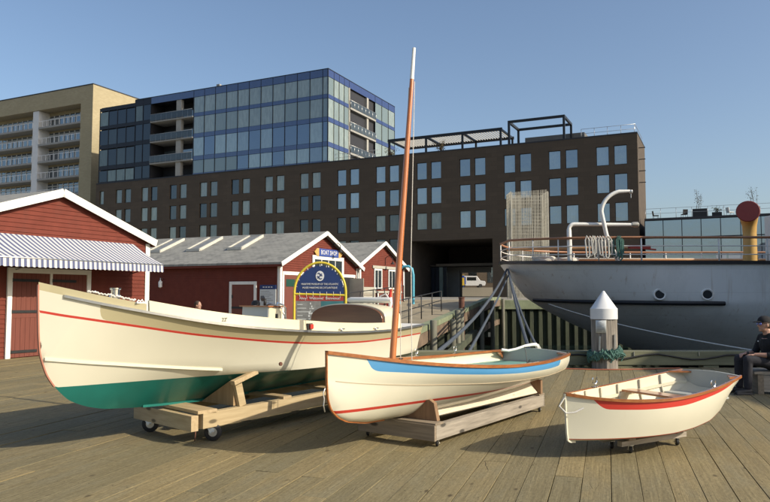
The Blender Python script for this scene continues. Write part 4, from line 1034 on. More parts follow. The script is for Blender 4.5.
# ------------------------------------------------------------------ the white ship
def make_ship():
    T = thing('steam_ship', 'white hulled steamship with black rub rail moored across the basin', 'ship', (0, 28.5, 0))
    LV = [2.95, 2.9, 2.45, 2.0, 1.62, 1.50, 1.38, 1.0, .4, -.3, -1.0, -1.7, -2.4]
    def x0(z): return float(np.interp(-z, [-2.95, -1.62, -1.4, -.9, -.3, .5, 1.2, 2.4], [4.78, 5.85, 6.15, 6.9, 8.0, 9.8, 11.5, 14]))
    def Rr(z): return float(np.interp(-z, [-2.95, -1.5, -.3, 1., 2.4], [5.2, 6.0, 9., 13., 17.]))
    def B(z): return float(np.interp(-z, [-2.95, -1.5, -.8, 0, 1, 2.4], [4.5, 4.46, 4.3, 3.95, 3.3, 2.3]))
    xe = 46.
    def half(x, z):
        a = x0(z); r = Rr(z); t = min(1, max(0, (x - a) / r)); b = B(z) * (1 - (1 - t) ** 2.4) ** .5
        if x > 30: b *= max(0, 1 - ((x - 30) / (xe - 30)) ** 2.0)
        return b
    def sheer(x): return 0 if x > 10 else .0
    n = 70; mb = MB(); vs = []
    TT = [t ** 2.2 for t in lin(0, 1, n)]
    for sg in (-1, 1):
        vs = []
        for z in LV:
            a = x0(z)
            for t in TT:
                x = a + (xe - a) * t; vs.append((x, sg * half(x, z), z))
        k = n + 1
        for i in range(len(LV) - 1):
            mi = 1 if LV[i] > 2.91 else (0 if LV[i] > -1 else 2)
            mb.add([vs[i * k + j] for j in range(k)] + [vs[(i + 1) * k + j] for j in range(k)], [(j, j + 1, k + j + 1, k + j) for j in range(n)], mi, True)
    mb.build('hull', ['shipwhite', 'shipblack', 'shipblack'], T)
    # deck
    dk = MB(); P = [(x0(2.9) + (xe - x0(2.9)) * t) for t in TT]
    up = [(x, half(x, 2.9), 2.93) for x in P]; dn = [(x, -half(x, 2.9), 2.93) for x in P]; k = n + 1
    dk.add(up + dn, [(j, j + 1, k + j + 1, k + j) for j in range(n)]); dk.build('deck', 'railwood', T)
    # guard strake at the deck edge and rub rail
    def along(z, out, xs): return [(x, -half(x, z) - out, z) for x in xs]
    gs = MB(); xs = [x0(2.9) + (xe - x0(2.9)) * t for t in TT]
    for sg in (-1, 1):
        pts = [(x, sg * (half(x, 2.9) + .03), 2.93) for x in xs]
        for a, b in zip(pts[:-1], pts[1:]): gs.beam(a, b, .1, .12)
    gs.build('guard_strake', 'shipblack', T)
    rr = MB(); xs = [x0(1.5) + .03 + (11.75 - x0(1.5)) * t ** 2.4 for t in lin(0, 1, 50)]
    pts = [(x, -half(x, 1.5) - .05, 1.5 - .008 * (x - 6)) for x in xs]
    rr.tube(pts, .085, 8); rr.build('rub_rail', 'shipblack', T)
    # portholes
    for x in (9.6, 11.2):
        y = -half(x, 1.85); rim = MB(); rim.lathe([(.165, .10), (.165, -.03), (.20, -.045), (.225, -.03), (.23, .10)], (x, y, 1.80), 24, axis='y'); ro = rim.build('porthole', 'shipwhite', T)
        g = MB(); g.lathe([(0, -.022), (.168, -.022), (.168, .05)], (x, y, 1.80), 24, axis='y'); g.build('porthole_glass', 'shipglass', ro)
    # rails
    def rail_pts(z, a, b, n_=40, inset=.12):
        out = []
        for t in lin(0, 1, n_):
            x = a + (b - a) * t ** 1.8; out.append((x, -max(0, half(x, 2.9) - inset), z))
        return out
    a0 = x0(2.9) + .12
    far = lambda pts: [(x, -y, z) for x, y, z in pts]
    for zz_, r, mt, nm in ((3.82, .045, 'railwood', 'hand_rail'), (3.52, .018, 'white', 'guard_wire'), (3.22, .018, 'white', 'guard_wire')):
        m = MB(); p = rail_pts(zz_, a0, 26); m.tube(list(reversed(far(p))) + p[1:], r, 8); m.build(nm, mt, T)
    m = MB(); p = rail_pts(3.46, a0, 8.6, 20, .3); m.tube(p, .05, 8); m.build('inner_rail', 'railwood2', T)
    m = MB(); m.tube([(8.6, 4.2, 3.45), (20, 4.2, 3.45)], .06, 8); m.build('inner_rail', 'railwood2', T)
    st = []
    for x in (a0 + .02, 5.6, 6.35, 7.6, 9.0, 11.7, 13.4, 15.1, 17, 19, 21, 23):
        for sg in (-1, 1):
            y = sg * max(0, half(x, 2.9) - .12); m = MB(); m.tube([(x, y, 2.93), (x, y, 3.80)], .03 if x > 8 else .022, 8); m.build('stanchion', 'white', T)
    for x in (8.2, 10.4, 12.9, 14.2):
        m = MB(); m.tube([(x, 4.2, 2.93), (x, 4.2, 3.44)], .03, 8); m.build('stanchion', 'white', T)
    # curved boat davit
    m = MB(); P = [(8.45, -3.6, 2.93), (8.3, -3.6, 3.3), (8.02, -3.6, 3.95), (7.86, -3.6, 4.75)] + [(8.70 - .85 * math.cos(a), -3.6, 4.75 + .82 * math.sin(a)) for a in lin(.1, 1.35, 12)] + [(8.92, -3.6, 5.57)]
    m.tube(P, [.075] * 4 + [.07] * 13 + [.05], 10); dv = m.build('davit', 'white', T)
    m = MB(); m.lathe([(.0, .06), (.06, .05), (.07, 0), (.05, -.06), (0, -.07)], (8.94, -3.6, 5.55), 12); m.tube([(8.94, -3.6, 5.5), (8.94, -3.6, 5.32)], .012); m.build('davit_block', 'steel', dv)
    # bent white pipe boom
    m = MB(); P = [(6.74, -3.4, 2.93), (6.72, -3.4, 4.13)] + [(6.92 - .2 * math.cos(a), -3.4, 4.15 + .2 * math.sin(a)) for a in lin(.2, 1.57, 6)] + [(9.05, -3.4, 4.36)]
    m.tube(P, [.10, .085] + [.07] * 7 + [.06], 12); bo = m.build('boom_pipe', 'white', T)
    m = MB(); m.lathe([(.0, -.13), (.08, -.12), (.1, -.02), (.1, .1), (.06, .14), (0, .14)], (9.13, -3.4, 4.365), 12, axis='x'); m.build('boom_head', 'brass', bo)
    # cowl ventilator
    cx, cy = 14.32, -1.5
    m = MB(); m.lathe([(.27, 2.93), (.27, 3.35), (.245, 3.36), (.245, 4.25)], (cx, cy, 0), 24)
    P = [(cx, cy, 4.2), (cx, cy, 4.5), (cx - .06, cy - .1, 4.78), (cx - .17, cy - .28, 4.96), (cx - .30, cy - .5, 5.02)]
    m.tube(P, [.245, .26, .32, .37, .40], 24, cap=False); vt = m.build('cowl_vent', 'yellow', T)
    m = MB(); dirv = V((-.14, -.27, .06)).normalized(); c = V(P[-1]); q = dirv.to_track_quat('Z', 'Y')
    mm = MB(); mm.lathe([(0, -.2), (.2, -.18), (.35, -.07), (.4, .0), (.425, .02), (.4, .045), (.0, .05)], n=28); mm.v = [tuple(q @ V(p) + c) for p in mm.v]; mm.build('vent_mouth', 'ventred', vt)
    m = MB(); m.lathe([(.36, 2.93), (.36, 3.08), (.3, 3.1)], (cx, cy, 0), 20); m.build('vent_base', 'iron', vt)
    # superstructure beyond the frame
    m = MB(); m.box(17.5, 30, -3.2, 3.2, 2.93, 5.4); m.build('deck_house', 'white', T, .03)
    return T, half
ship, ship_half = make_ship()
SY = 28.5
# gear standing on the ship's deck: things of their own
rr = random.Random(11)
def coil(x, y, z, r, turns, th, mat, label, flat=True):
    m = MB(); P = []
    for i in range(turns * 18):
        a = 2 * math.pi * i / 18; q = r * (1 - .12 * rr.random()); P.append((x + q * math.cos(a), y + q * math.sin(a) * .9, z + th + (i / 18) * th * 1.3 * (.8 if flat else 1) + rr.uniform(-.01, .01)))
    m.tube(P, th, 6); return tag(m.build('rope_coil', mat), label, 'rope coil', 'ropes on the deck of the ship')
coil(6.05, SY - 2.2, 2.93, .42, 3, .055, 'rope_white', 'flat pale rope coil on the ship deck by the stern rail')
coil(6.9, SY - 2.3, 2.93, .45, 3, .05, 'rope_white', 'second flat rope coil on the ship deck beside the white boom')
def hanging(x, w_, h, k, mat, label):
    m = MB()
    for i in range(k):
        xx = x + w_ * i / k + rr.uniform(-.03, .03); y = SY - 4.1 + rr.uniform(-.12, .05); hh = h * rr.uniform(.8, 1.05)
        m.tube([(xx, y, 3.84 - hh), (xx - .06, y - .05, 3.7), (xx, y - .03, 3.86), (xx + .08, y - .05, 3.7), (xx + .1, y, 3.84 - hh * .95), (xx + .03, y, 3.80 - hh)], .028, 6)
    return tag(m.build('hung_rope', mat), label, 'rope', 'ropes on the deck of the ship')
hanging(7.15, .85, .72, 9, 'rope_white', 'white and grey ropes hung in loops over the ship rail')
hanging(8.05, .35, .8, 5, 'rope_green', 'green rope hung over the ship rail beside the davit')
m = MB(); m.box(8.75, 9.5, SY - 3.9, SY - 3.8, 3.45, 3.58); m.tube([(8.7, SY - 3.85, 3.5), (9.7, SY - 3.85, 3.42)], .03); m.build('stow_rack', 'signred', ship).location.y = -SY
def sheer_down(objs):
    """the deck line: highest at the stern, lower where the hull is full"""
    for o in objs:
        if o.type != 'MESH': continue
        for v in o.data.vertices:
            z = v.co.z + o.location.z; v.co.z -= (.03 + .0457 * abs(ship_half(v.co.x, 2.93))) * min(1, max(0, (z + .5) / 2.5))
GEAR = [o for o in COL.objects if o.name.startswith(('rope_coil', 'hung_rope')) and o.get('group', '').startswith('ropes on')]
sheer_down(ship.children_recursive); sheer_down(GEAR)
ship.scale = (1.3, 1.3, 1.3); ship.location = (0, 28.5 * 1.3, -.48)
for o in GEAR:
    c = sum((v.co for v in o.data.vertices), V()) / len(o.data.vertices)
    for v in o.data.vertices: v.co = (v.co - c) * 1.3
    o.location = c * 1.3 + V((0, 0, -.48))
# ------------------------------------------------------------------ wire mesh tower behind the stern
def make_tower():
    T = thing('mesh_tower', 'tall translucent pale wire mesh tower behind the ship stern', 'mesh tower', (11.05, 60, 1.2), R(-25.7) + R(25))
    W_, D_, Hh = 3.2, 2.4, 9.3
    m = MB(); rr = random.Random(6)
    for a, b in (((0, 0), (W_, 0)), ((W_, 0), (W_, D_)), ((W_, D_), (0, D_)), ((0, D_), (0, 0))):
        a = V((*a, 0)); b = V((*b, 0)); n = int((b - a).length / .095)
        for i in range(n):
            p = a.lerp(b, i / n) + V((rr.uniform(-.02, .02), rr.uniform(-.02, .02), 0)); m.beam(p, p + V((rr.uniform(-.02, .02), 0, Hh + (.25 * (i / n) if a.y == 0 and b.y == 0 else .1))), .03, .02, up=(0, 1, 0))
        for z in np.arange(.2, Hh, .3): m.beam(a + V((0, 0, z)), b + V((0, 0, z)), .012, .02)
    m.build('wire_mesh', 'mesh', T)
    m = MB()
    for x in (0, W_):
        for y in (0, D_): m.beam((x, y, 0), (x, y, Hh), .09, .09, up=(0, 1, 0))
    m.build('corner_post', 'mesh', T)
make_tower()

# ------------------------------------------------------------------ red sheds
U = V((.901, -.434, 0)).normalized(); Vv = V((-U.y, U.x, 0)); RZ = math.atan2(U.y, U.x)
def shed(name, label, c0, W, eave, ridge, Ln, over=.28):
    """local x = out of the gable front, y = along the front, shed runs back to x=-Ln"""
    T = thing(name, label, 'shed', (c0[0], c0[1], 0), RZ)
    h = W / 2
    def span(z): 
        if z <= eave: return (0., W)
        t = (z - eave) / (ridge - eave); return (h * t, W - h * t)
    m = MB(); z = -.05; pt = .115
    while z < ridge - .02:
        z1 = min(ridge, z + pt); a0, b0 = span(z); a1, b1 = span(z1)
        for xo, sg in ((0, 1), (-Ln, -1)):
            m.add([(xo + sg * .022, a0, z), (xo + sg * .022, b0, z), (xo + sg * .004, b1, z1), (xo + sg * .004, a1, z1), (xo, a0, z), (xo, b0, z)], [(0, 1, 2, 3), (0, 4, 5, 1)])
        if z < eave:
            z1 = min(eave, z1)
            for yo, sg in ((0, -1), (W, 1)):
                m.add([(0, yo + sg * .022, z), (-Ln, yo + sg * .022, z), (-Ln, yo + sg * .004, z1), (0, yo + sg * .004, z1), (0, yo, z), (-Ln, yo, z)], [(0, 1, 2, 3), (0, 4, 5, 1)])
        z += pt
    m.build('wall', 'redwall', T, merge=False)
    sl_ = (ridge - eave) / h; th = .1
    rt = MB(); ov = over
    for sg in (0, 1):
        yE = -ov if sg == 0 else W + ov; zE = eave - ov * sl_ + .05; zr = ridge + .05
        a = (ov, yE, zE); b = (ov, h, zr); c = (-Ln - .2, h, zr); d = (-Ln - .2, yE, zE)
        up_ = V((0, 0, th)); q = [V(p) for p in (a, b, c, d)]
        rt.add(q + [p + up_ for p in q], [(0, 1, 2, 3), (4, 5, 6, 7), (0, 1, 5, 4), (1, 2, 6, 5), (2, 3, 7, 6), (3, 0, 4, 7)])
    ro = rt.build('roof', 'shingle', T)
    tm = MB()
    for sg in (0, 1):
        yE = -ov - .02 if sg == 0 else W + ov + .02; zE = eave - (ov + .02) * sl_ + .06
        tm.beam((ov + .016, yE, zE), (ov + .016, h, ridge + .06), .03, .21, up=(0, 0, 1))
    tm.build('barge_board', 'trim', T)
    tm = MB()
    for y in (.055, W - .055): tm.box(.024, .045, y - .075, y + .075, 0, eave - .03)
    for y in (-.024, W + .045): tm.box(-.11, .043, y - .021, y, 0, eave - .06)
    tm.build('corner_board', 'trim', T)
    ev = MB(); 
    for sg in (0, 1):
        y = -over + .02 if sg == 0 else W + over - .05; ev.box(-Ln - .15, over, y, y + .03, eave - over * sl_ - .06, eave - over * sl_ + .05)
    ev.build('eave_board', 'redwall' if name != 'boat_shed' else 'redwall', T)
    return T, ro, span
def frame(m, y0, y1, z0, z1, wd, x=.05, t=.04, sill=True, mi=0):
    m.box(x, x + t, y0 - wd, y0, z0, z1 + wd, mi); m.box(x, x + t, y1, y1 + wd, z0, z1 + wd, mi); m.box(x, x + t, y0, y1, z1, z1 + wd, mi)
    if sill: m.box(x, x + t + .02, y0 - wd, y1 + wd, z0 - wd, z0, mi)
# -- left shed with the striped awning
A0 = V((-9.37, 17.15, 0)) - Vv * 1.84
TA, roA, spA = shed('awning_shed', 'red gabled shed with striped awning, closest shed at left', A0, 6.5, 3.17, 4.25, 12, .16)
y0, y1 = 1.92, 4.18
m = MB(); frame(m, y0, y1, 0, 2.13, .13, .03, .05, False); m.box(.03, .075, 3.0, 3.07, 0, 2.13); m.build('door_frame', 'trim', TA, .004)
for a, b in ((y0, 2.998), (3.072, y1)):
    m = MB(); k = 8
    for i in range(k): 
        p = a + (b - a) * i / k; m.box(.03, .05, p + .003, p + (b - a) / k - .003, .02, 2.125)
    m.box(.026, .034, a, b, .02, 2.125)
    m.box(.03, .058, a, b, 1.0, 1.1); do = m.build('door', 'reddoor', TA)
    for z in (.16, 1.16, 1.95):
        m = MB(); m.beam((.062, a, z), (.062, a + .75, z - .01), .012, .07); m.lathe([(.0, -.05), (.018, -.05), (.018, .05), (0, .05)], (.065, a, z), 8)
        m.build('strap_hinge', 'iron', do)
# awning
def awn():
    za, zb, dd = 3.1, 2.47, 1.2; ya, yb = -1.3, 5.88
    m = MB(); n = 120
    vs = []
    for i in range(n + 1):
        y = ya + (yb - ya) * i / n
        for t in (0, .25, .5, .75, 1): vs.append((.03 + dd * t, y, za + (zb - za) * t - .05 * math.sin(math.pi * t) * (.7 + .3 * math.sin(y * 2.5))))
        sc = .21 + .03 * abs(math.sin(math.pi * (y - ya) / .15)); vs.append((.03 + dd + .015, y, zb - sc))
    m.add(vs, [(i * 6 + j, i * 6 + j + 1, (i + 1) * 6 + j + 1, (i + 1) * 6 + j) for i in range(n) for j in range(5)], 0, False)
    o = m.build('awning', 'awning', TA); md = o.modifiers.new('t', 'SOLIDIFY'); md.thickness = .006
    f = MB()
    for y in (ya + .1, 2., yb - .1): f.tube([(.03, y, 2.2), (dd, y, zb - .02)], .018, 8)
    f.tube([(dd + .02, ya, zb - .02), (dd + .02, yb, zb - .02)], .022, 8); f.build('awning_frame', 'steel', o)
awn()
# -- middle shed
B0 = (-4.87, 32.0)
TB, roB, spB = shed('boat_shed', 'red shed with grey shingle roof and three skylights, in the middle', B0, 7.58, 3.05, 4.66, 11.0, .3)
slB = (4.66 - 3.05) / 3.79
for L_ in (9.2, 6.5, 3.8):
    m = MB(); 
    def rp(x, y, o=0): return V((x, y, 3.05 + .15 + y * slB + o))
    for xa in (-L_ - .42, -L_ + .42): m.beam(rp(xa, 1.5, .07), rp(xa, 3.3, .07), .10, .14)
    for yb_ in (1.5, 3.3): m.beam(rp(-L_ - .45, yb_, .07), rp(-L_ + .45, yb_, .07), .10, .14)
    sky_ = m.build('skylight', 'curb', TB)
    g = MB(); g.beam(rp(-L_, 1.55, .08), rp(-L_, 3.25, .08), .74, .03); g.build('skylight_pane', 'skypane', sky_)
m = MB(); m.box(-2.72, -1.42, -.055, -.03, .02, 2.05); do = m.build('door', 'reddoor', TB)
m = MB(); m.box(-2.72, -1.42, -.062, -.056, .9, 1.0); m.box(-2.72, -2.65, -.07, -.056, 1.4, 1.55); m.build('door_ironwork', 'iron', do)
m = MB()
for xa, xb, za, zb in ((-2.86, -2.72, 0, 2.19), (-1.42, -1.28, 0, 2.19), (-2.72, -1.42, 2.05, 2.19)): m.box(xa, xb, -.08, -.026, za, zb)
m.build('door_frame', 'trim', TB, .004)
m = MB(); m.tube([(-7.1, -.03, 2.35), (-7.1, -.2, 2.4), (-7.1, -.2, 2.28)], .02); lw = m.build('wall_lamp', 'steel', TB)
m = MB(); m.lathe([(.03, 2.3), (.10, 2.2), (.09, 1.95), (.02, 1.9), (0, 1.9)], (-7.1, -.2, 0), 12); m.build('lamp_glass', 'white', lw)
m = MB(); m.box(-10.5, -9.9, -.04, -.024, 1.2, 1.75); m.build('wall_notice', 'paper', TB)
m = MB(); m.box(-8.6, -8.2, -.04, -.024, 1.15, 1.4); m.build('wall_notice', 'paper', TB)
# gable front of the middle shed
def window(T, y0, y1, z0, z1, n=2, x=.03, wd=.1, mat='trim', glassm='paneglass', deep=.045):
    m = MB(); frame(m, y0, y1, z0, z1, wd, x, deep)
    for i in range(1, n): y = y0 + (y1 - y0) * i / n; m.box(x, x + .03, y - .025, y + .025, z0, z1)
    w_ = m.build('window', mat, T, .003)
    g = MB(); g.box(x - .006, x + .012, y0, y1, z0, z1); g.build('window_pane', glassm, w_)
    return w_
window(TB, 2.95, 5.75, 2.25, 3.35, 4, wd=.2)
m = MB(); m.box(.027, .06, .16, 2.7, 2.5, 2.66); m.build('door_header', 'trim', TB, .004); m = MB(); m.box(.027, .06, 5.97, 7.3, 2.5, 2.66); m.build('door_header', 'trim', TB, .004)
m = MB(); m.box(.03, .06, .30, 1.75, .02, 2.495); do = m.build('door', 'reddoor', TB)
m = MB(); m.box(.061, .07, .42, 1.15, 1.95, 2.3); m.build('door_window', 'greenpane', do) if 'greenpane' in M else m.build('door_window', 'signteal', do)
m = MB(); m.box(.026, .05, .16, .29, .02, 2.495); m.build('door_post', 'trim', TB)
m = MB(); m.box(-.02, .03, 6.0, 7.2, .02, 2.49); m.build('doorway_dark_panel', 'darkroom', TB)  # flat dark slab stands in for the unlit interior
m = MB(); m.box(.028, .06, 7.12, 7.25, .02, 2.49); m.box(.03, .9, 6.66, 6.70, .02, 2.45); m.build('door_leaf', 'beigedoor', TB)
def lamp_hook(T, y, z):
    m = MB(); m.tube([(.03, y, z), (.03, y, z + .35)] + [(.28 - .25 * math.cos(a), y + .0, z + .35 + .2 * math.sin(a)) for a in lin(.1, math.pi, 8)] + [(.53, y, z + .2)], .018, 6)
    lo = m.build('gooseneck_lamp', 'iron', T); m = MB(); m.lathe([(.02, .22), (.06, .16), (.13, .06), (.125, .05)], (.53, y, z), 12); m.build('lamp_shade', 'iron', lo)
lamp_hook(TB, 4.75, 3.72)
bs = thing('boat_shop_sign', 'blue hanging sign with yellow arrow ends lettered boat shop', 'sign', (B0[0] + .05 * U.x + Vv.x * 4.32, B0[1] + .05 * U.y + Vv.y * 4.32, 3.72), RZ)
m = MB(); m.box(.0, .05, -1.0, 1.0, -.2, .2); m.build('board', 'signblue2', bs) if 'signblue2' in M else m.build('board', 'signblue', bs)
for sg in (-1, 1):
    m = MB(); m.prism([(sg * 1.004, -.2), (sg * 1.17, -.2), (sg * 1.42, 0), (sg * 1.17, .2), (sg * 1.004, .2)], lambda a, b, t: (t, a, b), 0, .05); m.build('arrow_end', 'yellow', bs)
text('lettering', 'BOAT SHOP', .33, 'signwhite', bs, (.055, 0, 0), (R(90), 0, R(90)), .004, sx=.92)
# notice board on the long wall
nb_ = thing('notice_board', 'white notice board with blue header beside the shed door', 'notice board', (B0[0] - U.x * .62 - Vv.x * .06, B0[1] - U.y * .62 - Vv.y * .06, 1.0), RZ)
m = MB(); m.box(-.45, .45, -.02, .03, .0, .82); m.build('panel', 'paper', nb_, .003)
m = MB(); m.box(-.45, .45, -.025, .03, .825, 1.02); m.build('header', 'signblue', nb_, .003)
m = MB()
for k in range(8): m.box(-.38, .1 + .2 * ((k * 7) % 3) / 2, -.024, -.018, .72 - k * .085, .735 - k * .085)
for k in range(4): m.box(-.28 + k * .15, -.19 + k * .15, -.03, -.022, .9, .94, 1)
m.build('print', ['ink', 'signwhite'], nb_)
# -- far shed
C0 = V((B0[0], B0[1], 0)) + Vv * 7.60
TC, roC, spC = shed('small_shed', 'red shed with twin white windows, farthest of the row', C0, 6.4, 3.2, 4.62, 8.0, .26)
window(TC, 2.15, 3.0, 1.98, 3.0, 2); window(TC, 4.1, 4.95, 1.98, 3.0, 2)
m = MB(); m.box(.03, .08, 1.85, 5.3, 3.12, 3.28); m.box(.03, .10, .1, 5.9, 1.66, 1.78); m.box(.03, .06, .2, 2.2, .02, 1.655); m.box(.03, .065, .3, 2.3, 1.8, 2.0); m.build('door_panel', 'beigedoor', TC, .004)
m = MB(); m.beam((.07, .4, .3), (.07, 2.0, 1.5), .02, .12); m.beam((.07, .4, 1.55), (.07, 2.1, 1.55), .02, .1); m.build('door_brace', 'greywood', TC)
m = MB(); m.box(.02, .05, 2.5, 5.5, .02, 1.655); m.build('plank_door', 'reddoor', TC)
m = MB(); m.box(.052, .07, 2.45, 2.62, .02, 1.655); m.box(.052, .07, 3.9, 4.05, .02, 1.655); m.build('door_post', 'trim', TC)
lamp_hook(TC, 3.6, 3.35)
m = MB(); m.tube([(.2, -.03, 3.1), (.2, -.03, .0)], .07, 8); m.build('downpipe', 'trim', TC)
# ------------------------------------------------------------------ arched museum sign
AS = thing('arched_sign', 'navy arched museum sign in a yellow tube frame', 'sign', (-1.43, 15.2, 0), R(-4))
def make_arch():
    r = .57; zc = 1.63; zt = 2.29
    P = [(-r, 0, 0), (-r, 0, 1.0), (-r, 0, zc - .02)] + [(-r * math.cos(a), 0, zc + (zt - zc) * math.sin(a)) for a in lin(.05, math.pi - .05, 28)] + [(r, 0, zc - .02), (r, 0, 1.0), (r, 0, 0)]
    m = MB(); m.tube(P, .028, 10); m.tube([(-r, 0, 1.6), (r, 0, 1.57)], .026, 10); m.build('tube_frame', 'yellowtube', AS)
    m = MB(); m.prism([(-.53, 1.625), (.53, 1.60)] + [(.53 * math.cos(a), 1.64 + .585 * math.sin(a)) for a in lin(.03, math.pi - .03, 26)], lambda a, b, t: (a, t, b), -.012, .012); m.build('arch_panel', 'signblue', AS)
    m = MB(); m.box(-.53, .53, -.012, .012, 1.45, 1.565); m.build('welcome_strip', 'signred', AS)
    m = MB(); m.box(-.53, .02, -.01, .012, .55, 1.447); mp_ = m.build('map_panel', 'signgrey', AS)
    m = MB()
    for k in range(9): m.box(-.5, -.38 + .08 * (k % 3), -.014, -.011, 1.36 - k * .08, 1.375 - k * .08)
    rr = random.Random(8)
    for k in range(26):
        x = rr.uniform(-.27, -.05); z = rr.uniform(.6, 1.4); m.box(x, x + rr.uniform(.02, .06), -.014, -.011, z, z + rr.uniform(.02, .05))
    m.build('map_print', 'paper', mp_)
    m = MB(); m.box(.024, .53, -.01, .012, .55, 1.447); m.build('side_panel', 'signteal', AS)
    m = MB()
    for i in range(11):
        a = R(12 + 156 * i / 10); m.tube([(.53 * math.cos(a) * .97, -.014, 1.64 + .585 * math.sin(a) * .97), (r * math.cos(a), 0, zc + (zt - zc) * math.sin(a))], .007, 5)
    for i in range(7): x = -.45 + i * .15; m.tube([(x, -.014, 1.65), (x, -.02, 1.585), (x, -.014, 1.54)], .006, 5)
    m.build('lacing', 'rope_white', AS)
    # emblem: oval with an S shaped scroll
    m = MB(); n = 28
    ring = [(.082 * math.cos(a), 1.995 + .105 * math.sin(a)) for a in lin(0, 2 * math.pi, n)]
    m.prism([(.092 * math.cos(a), 1.995 + .112 * math.sin(a)) for a in lin(0, 2 * math.pi, n)][:-1], lambda a, b, t: (a, t, b), -.020, -.0125)
    em = m.build('emblem', 'signwhite', AS); m = MB()
    for k, dz in ((1, .05), (-1, .0), (1, -.05)): m.tube([((-.055 + .11 * t) * (1 - abs(dz) * 3), -.021, 1.995 + dz + .017 * k * math.sin(2 * math.pi * t)) for t in lin(0, 1, 12)], .011, 6)
    m.build('emblem_waves', 'signblue', em)
    text('lettering', 'MARITIME MUSEUM OF THE ATLANTIC', .058, 'signwhite', AS, (0, -.018, 1.815), (R(90), 0, 0), .002, sx=.82)
    text('lettering', 'MUS\u00c9E MARITIME DE L\u2019ATLANTIQUE', .058, 'signwhite', AS, (0, -.018, 1.735), (R(90), 0, 0), .002, sx=.82)
    text('lettering', 'Ahoy!  Welcome!  Bienvenue!', .085, 'signwhite', AS, (0, -.018, 1.505), (R(90), 0, 0), .002, sx=.88)
make_arch()
fd = MB(); e_ = .835 * L1
fd.lathe([(.0, -.42), (.03, -.42), (.045, -.36), (.045, .36), (.03, .42), (0, .42)], (e_ + .3, -.12, 1.505), 12, axis='y')
fd.tube([(e_ + .3, -.5, 1.52), (e_ + .32, -.42, 1.60), (e_ + .3, -.34, 1.57), (e_ + .3, -.30, 1.53)], .012, 6)
o = fd.build('boat_fender', 'white', None, loc=launch.location, rot=(0, 0, rz1)); tag(o, 'white tubular fender lying on the casing of the large launch', 'fender')

# ------------------------------------------------------------------ dark brown hotel
C_ = V((28.84, 78, 0))
def fac(t, off=0, z=0): return C_ - U * t + Vv * off + V((0, 0, z))
HT = thing('brown_hotel', 'dark brown stone hotel with rows of paired windows and a wide passage', 'building', (C_.x, C_.y, 0), RZ)
# local: x = -t , y = into building
Lh = 86.; Zr = 20.0; Dp = 26.
oa, ob, oz = 17.2, 28.2, 8.5                          # passage opening (t range, top)
wins = []
bays = [2.85 + .0, 8.4, 13.95, 19.75, 25.7, 31.7, 37.7, 43.8, 49.9, 56.0, 62.05, 68.1, 74.1, 79.8]
rows_ = [(16.55, 18.8), (13.3, 15.5), (9.95, 12.15)]
for t in bays:
    for z0, z1 in rows_: wins += [(t - 1.72, t - .28, z0, z1), (t + .28, t + 1.72, z0, z1)]
for t in bays[5:11]: wins += [(t - 1.72, t - .28, 6.65, 8.9), (t + .28, t + 1.72, 6.65, 8.9)]
wins += [(84.2, 85.2, z0, z1) for z0, z1 in rows_]
def wall_with_holes(holes, xa, xb, za, zb, y, depth, name, mat, parent):
    """front wall split into a grid round its openings, with reveals"""
    xs = sorted({xa, xb, *[h[0] for h in holes], *[h[1] for h in holes]}); zs = sorted({za, zb, *[h[2] for h in holes], *[h[3] for h in holes]})
    m = MB()
    def hole(x, z): return any(h[0] < x < h[1] and h[2] < z < h[3] for h in holes)
    nx, nz = len(xs), len(zs)
    vs = [(-x, y, z) for x in xs for z in zs]; fs = []
    for i in range(nx - 1):
        for j in range(nz - 1):
            if not hole((xs[i] + xs[i + 1]) / 2, (zs[j] + zs[j + 1]) / 2): fs.append((i * nz + j, (i + 1) * nz + j, (i + 1) * nz + j + 1, i * nz + j + 1))
    m.add(vs, fs)
    for a, b, c, d in holes:
        m.add([(-a, y, c), (-b, y, c), (-b, y, d), (-a, y, d), (-a, y + depth, c), (-b, y + depth, c), (-b, y + depth, d), (-a, y + depth, d)], [(0, 1, 5, 4), (1, 2, 6, 5), (2, 3, 7, 6), (3, 0, 4, 7)])
    return m.build(name, mat, parent, merge=False)
wall_with_holes(wins + [(oa, ob, 1.2, oz)], 0, Lh, 0, Zr, 0, .28, 'wall', 'brown', HT)
m = MB(); m.box(-.0, .02, .002, 9, 0, Zr - .002); m.add([(.02, 9, 0), (-15, Dp, 0), (-15, Dp, Zr - .002), (.02, 9, Zr - .002)], [(0, 1, 2, 3)]); m.build('side_wall', 'brown', HT); m = MB(); m.box(-Lh - .02, -Lh, .002, Dp, 0, Zr - .002); m.build('side_wall', 'brown', HT)
wall_with_holes([(oa + 1, ob + 6, 1.2, 6.6)], 15, Lh, 0, Zr, Dp, .02, 'back_wall', 'brown', HT)
m = MB(); m.prism([(-Lh, .3), (-.03, .3), (-.03, 8.9), (-15.2, Dp - .1), (-Lh, Dp - .1)], lambda a, b, t: (a, b, t), Zr - .5, Zr - .3); m.build('roof', 'roofgrey', HT)
m = MB(); m.box(-Lh - .02, .05, -.03, .3, Zr + .002, Zr + .16); m.box(-.3, .05, .3, 9, Zr + .002, Zr + .16); m.build('parapet_cap', 'navy', HT)
def add_win(a, b, c, d):
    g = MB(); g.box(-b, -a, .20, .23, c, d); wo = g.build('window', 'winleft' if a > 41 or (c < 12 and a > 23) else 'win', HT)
    f = MB()
    for x in (a + .03, b - .03): f.box(-x - .03, -x + .03, .15, .198, c, d)
    for z in (c + .03, d - .03): f.box(-b + .06, -a - .06, .15, .198, z - .03, z + .03)
    f.build('window_frame', 'winframe', wo)
for h in wins: add_win(*h)
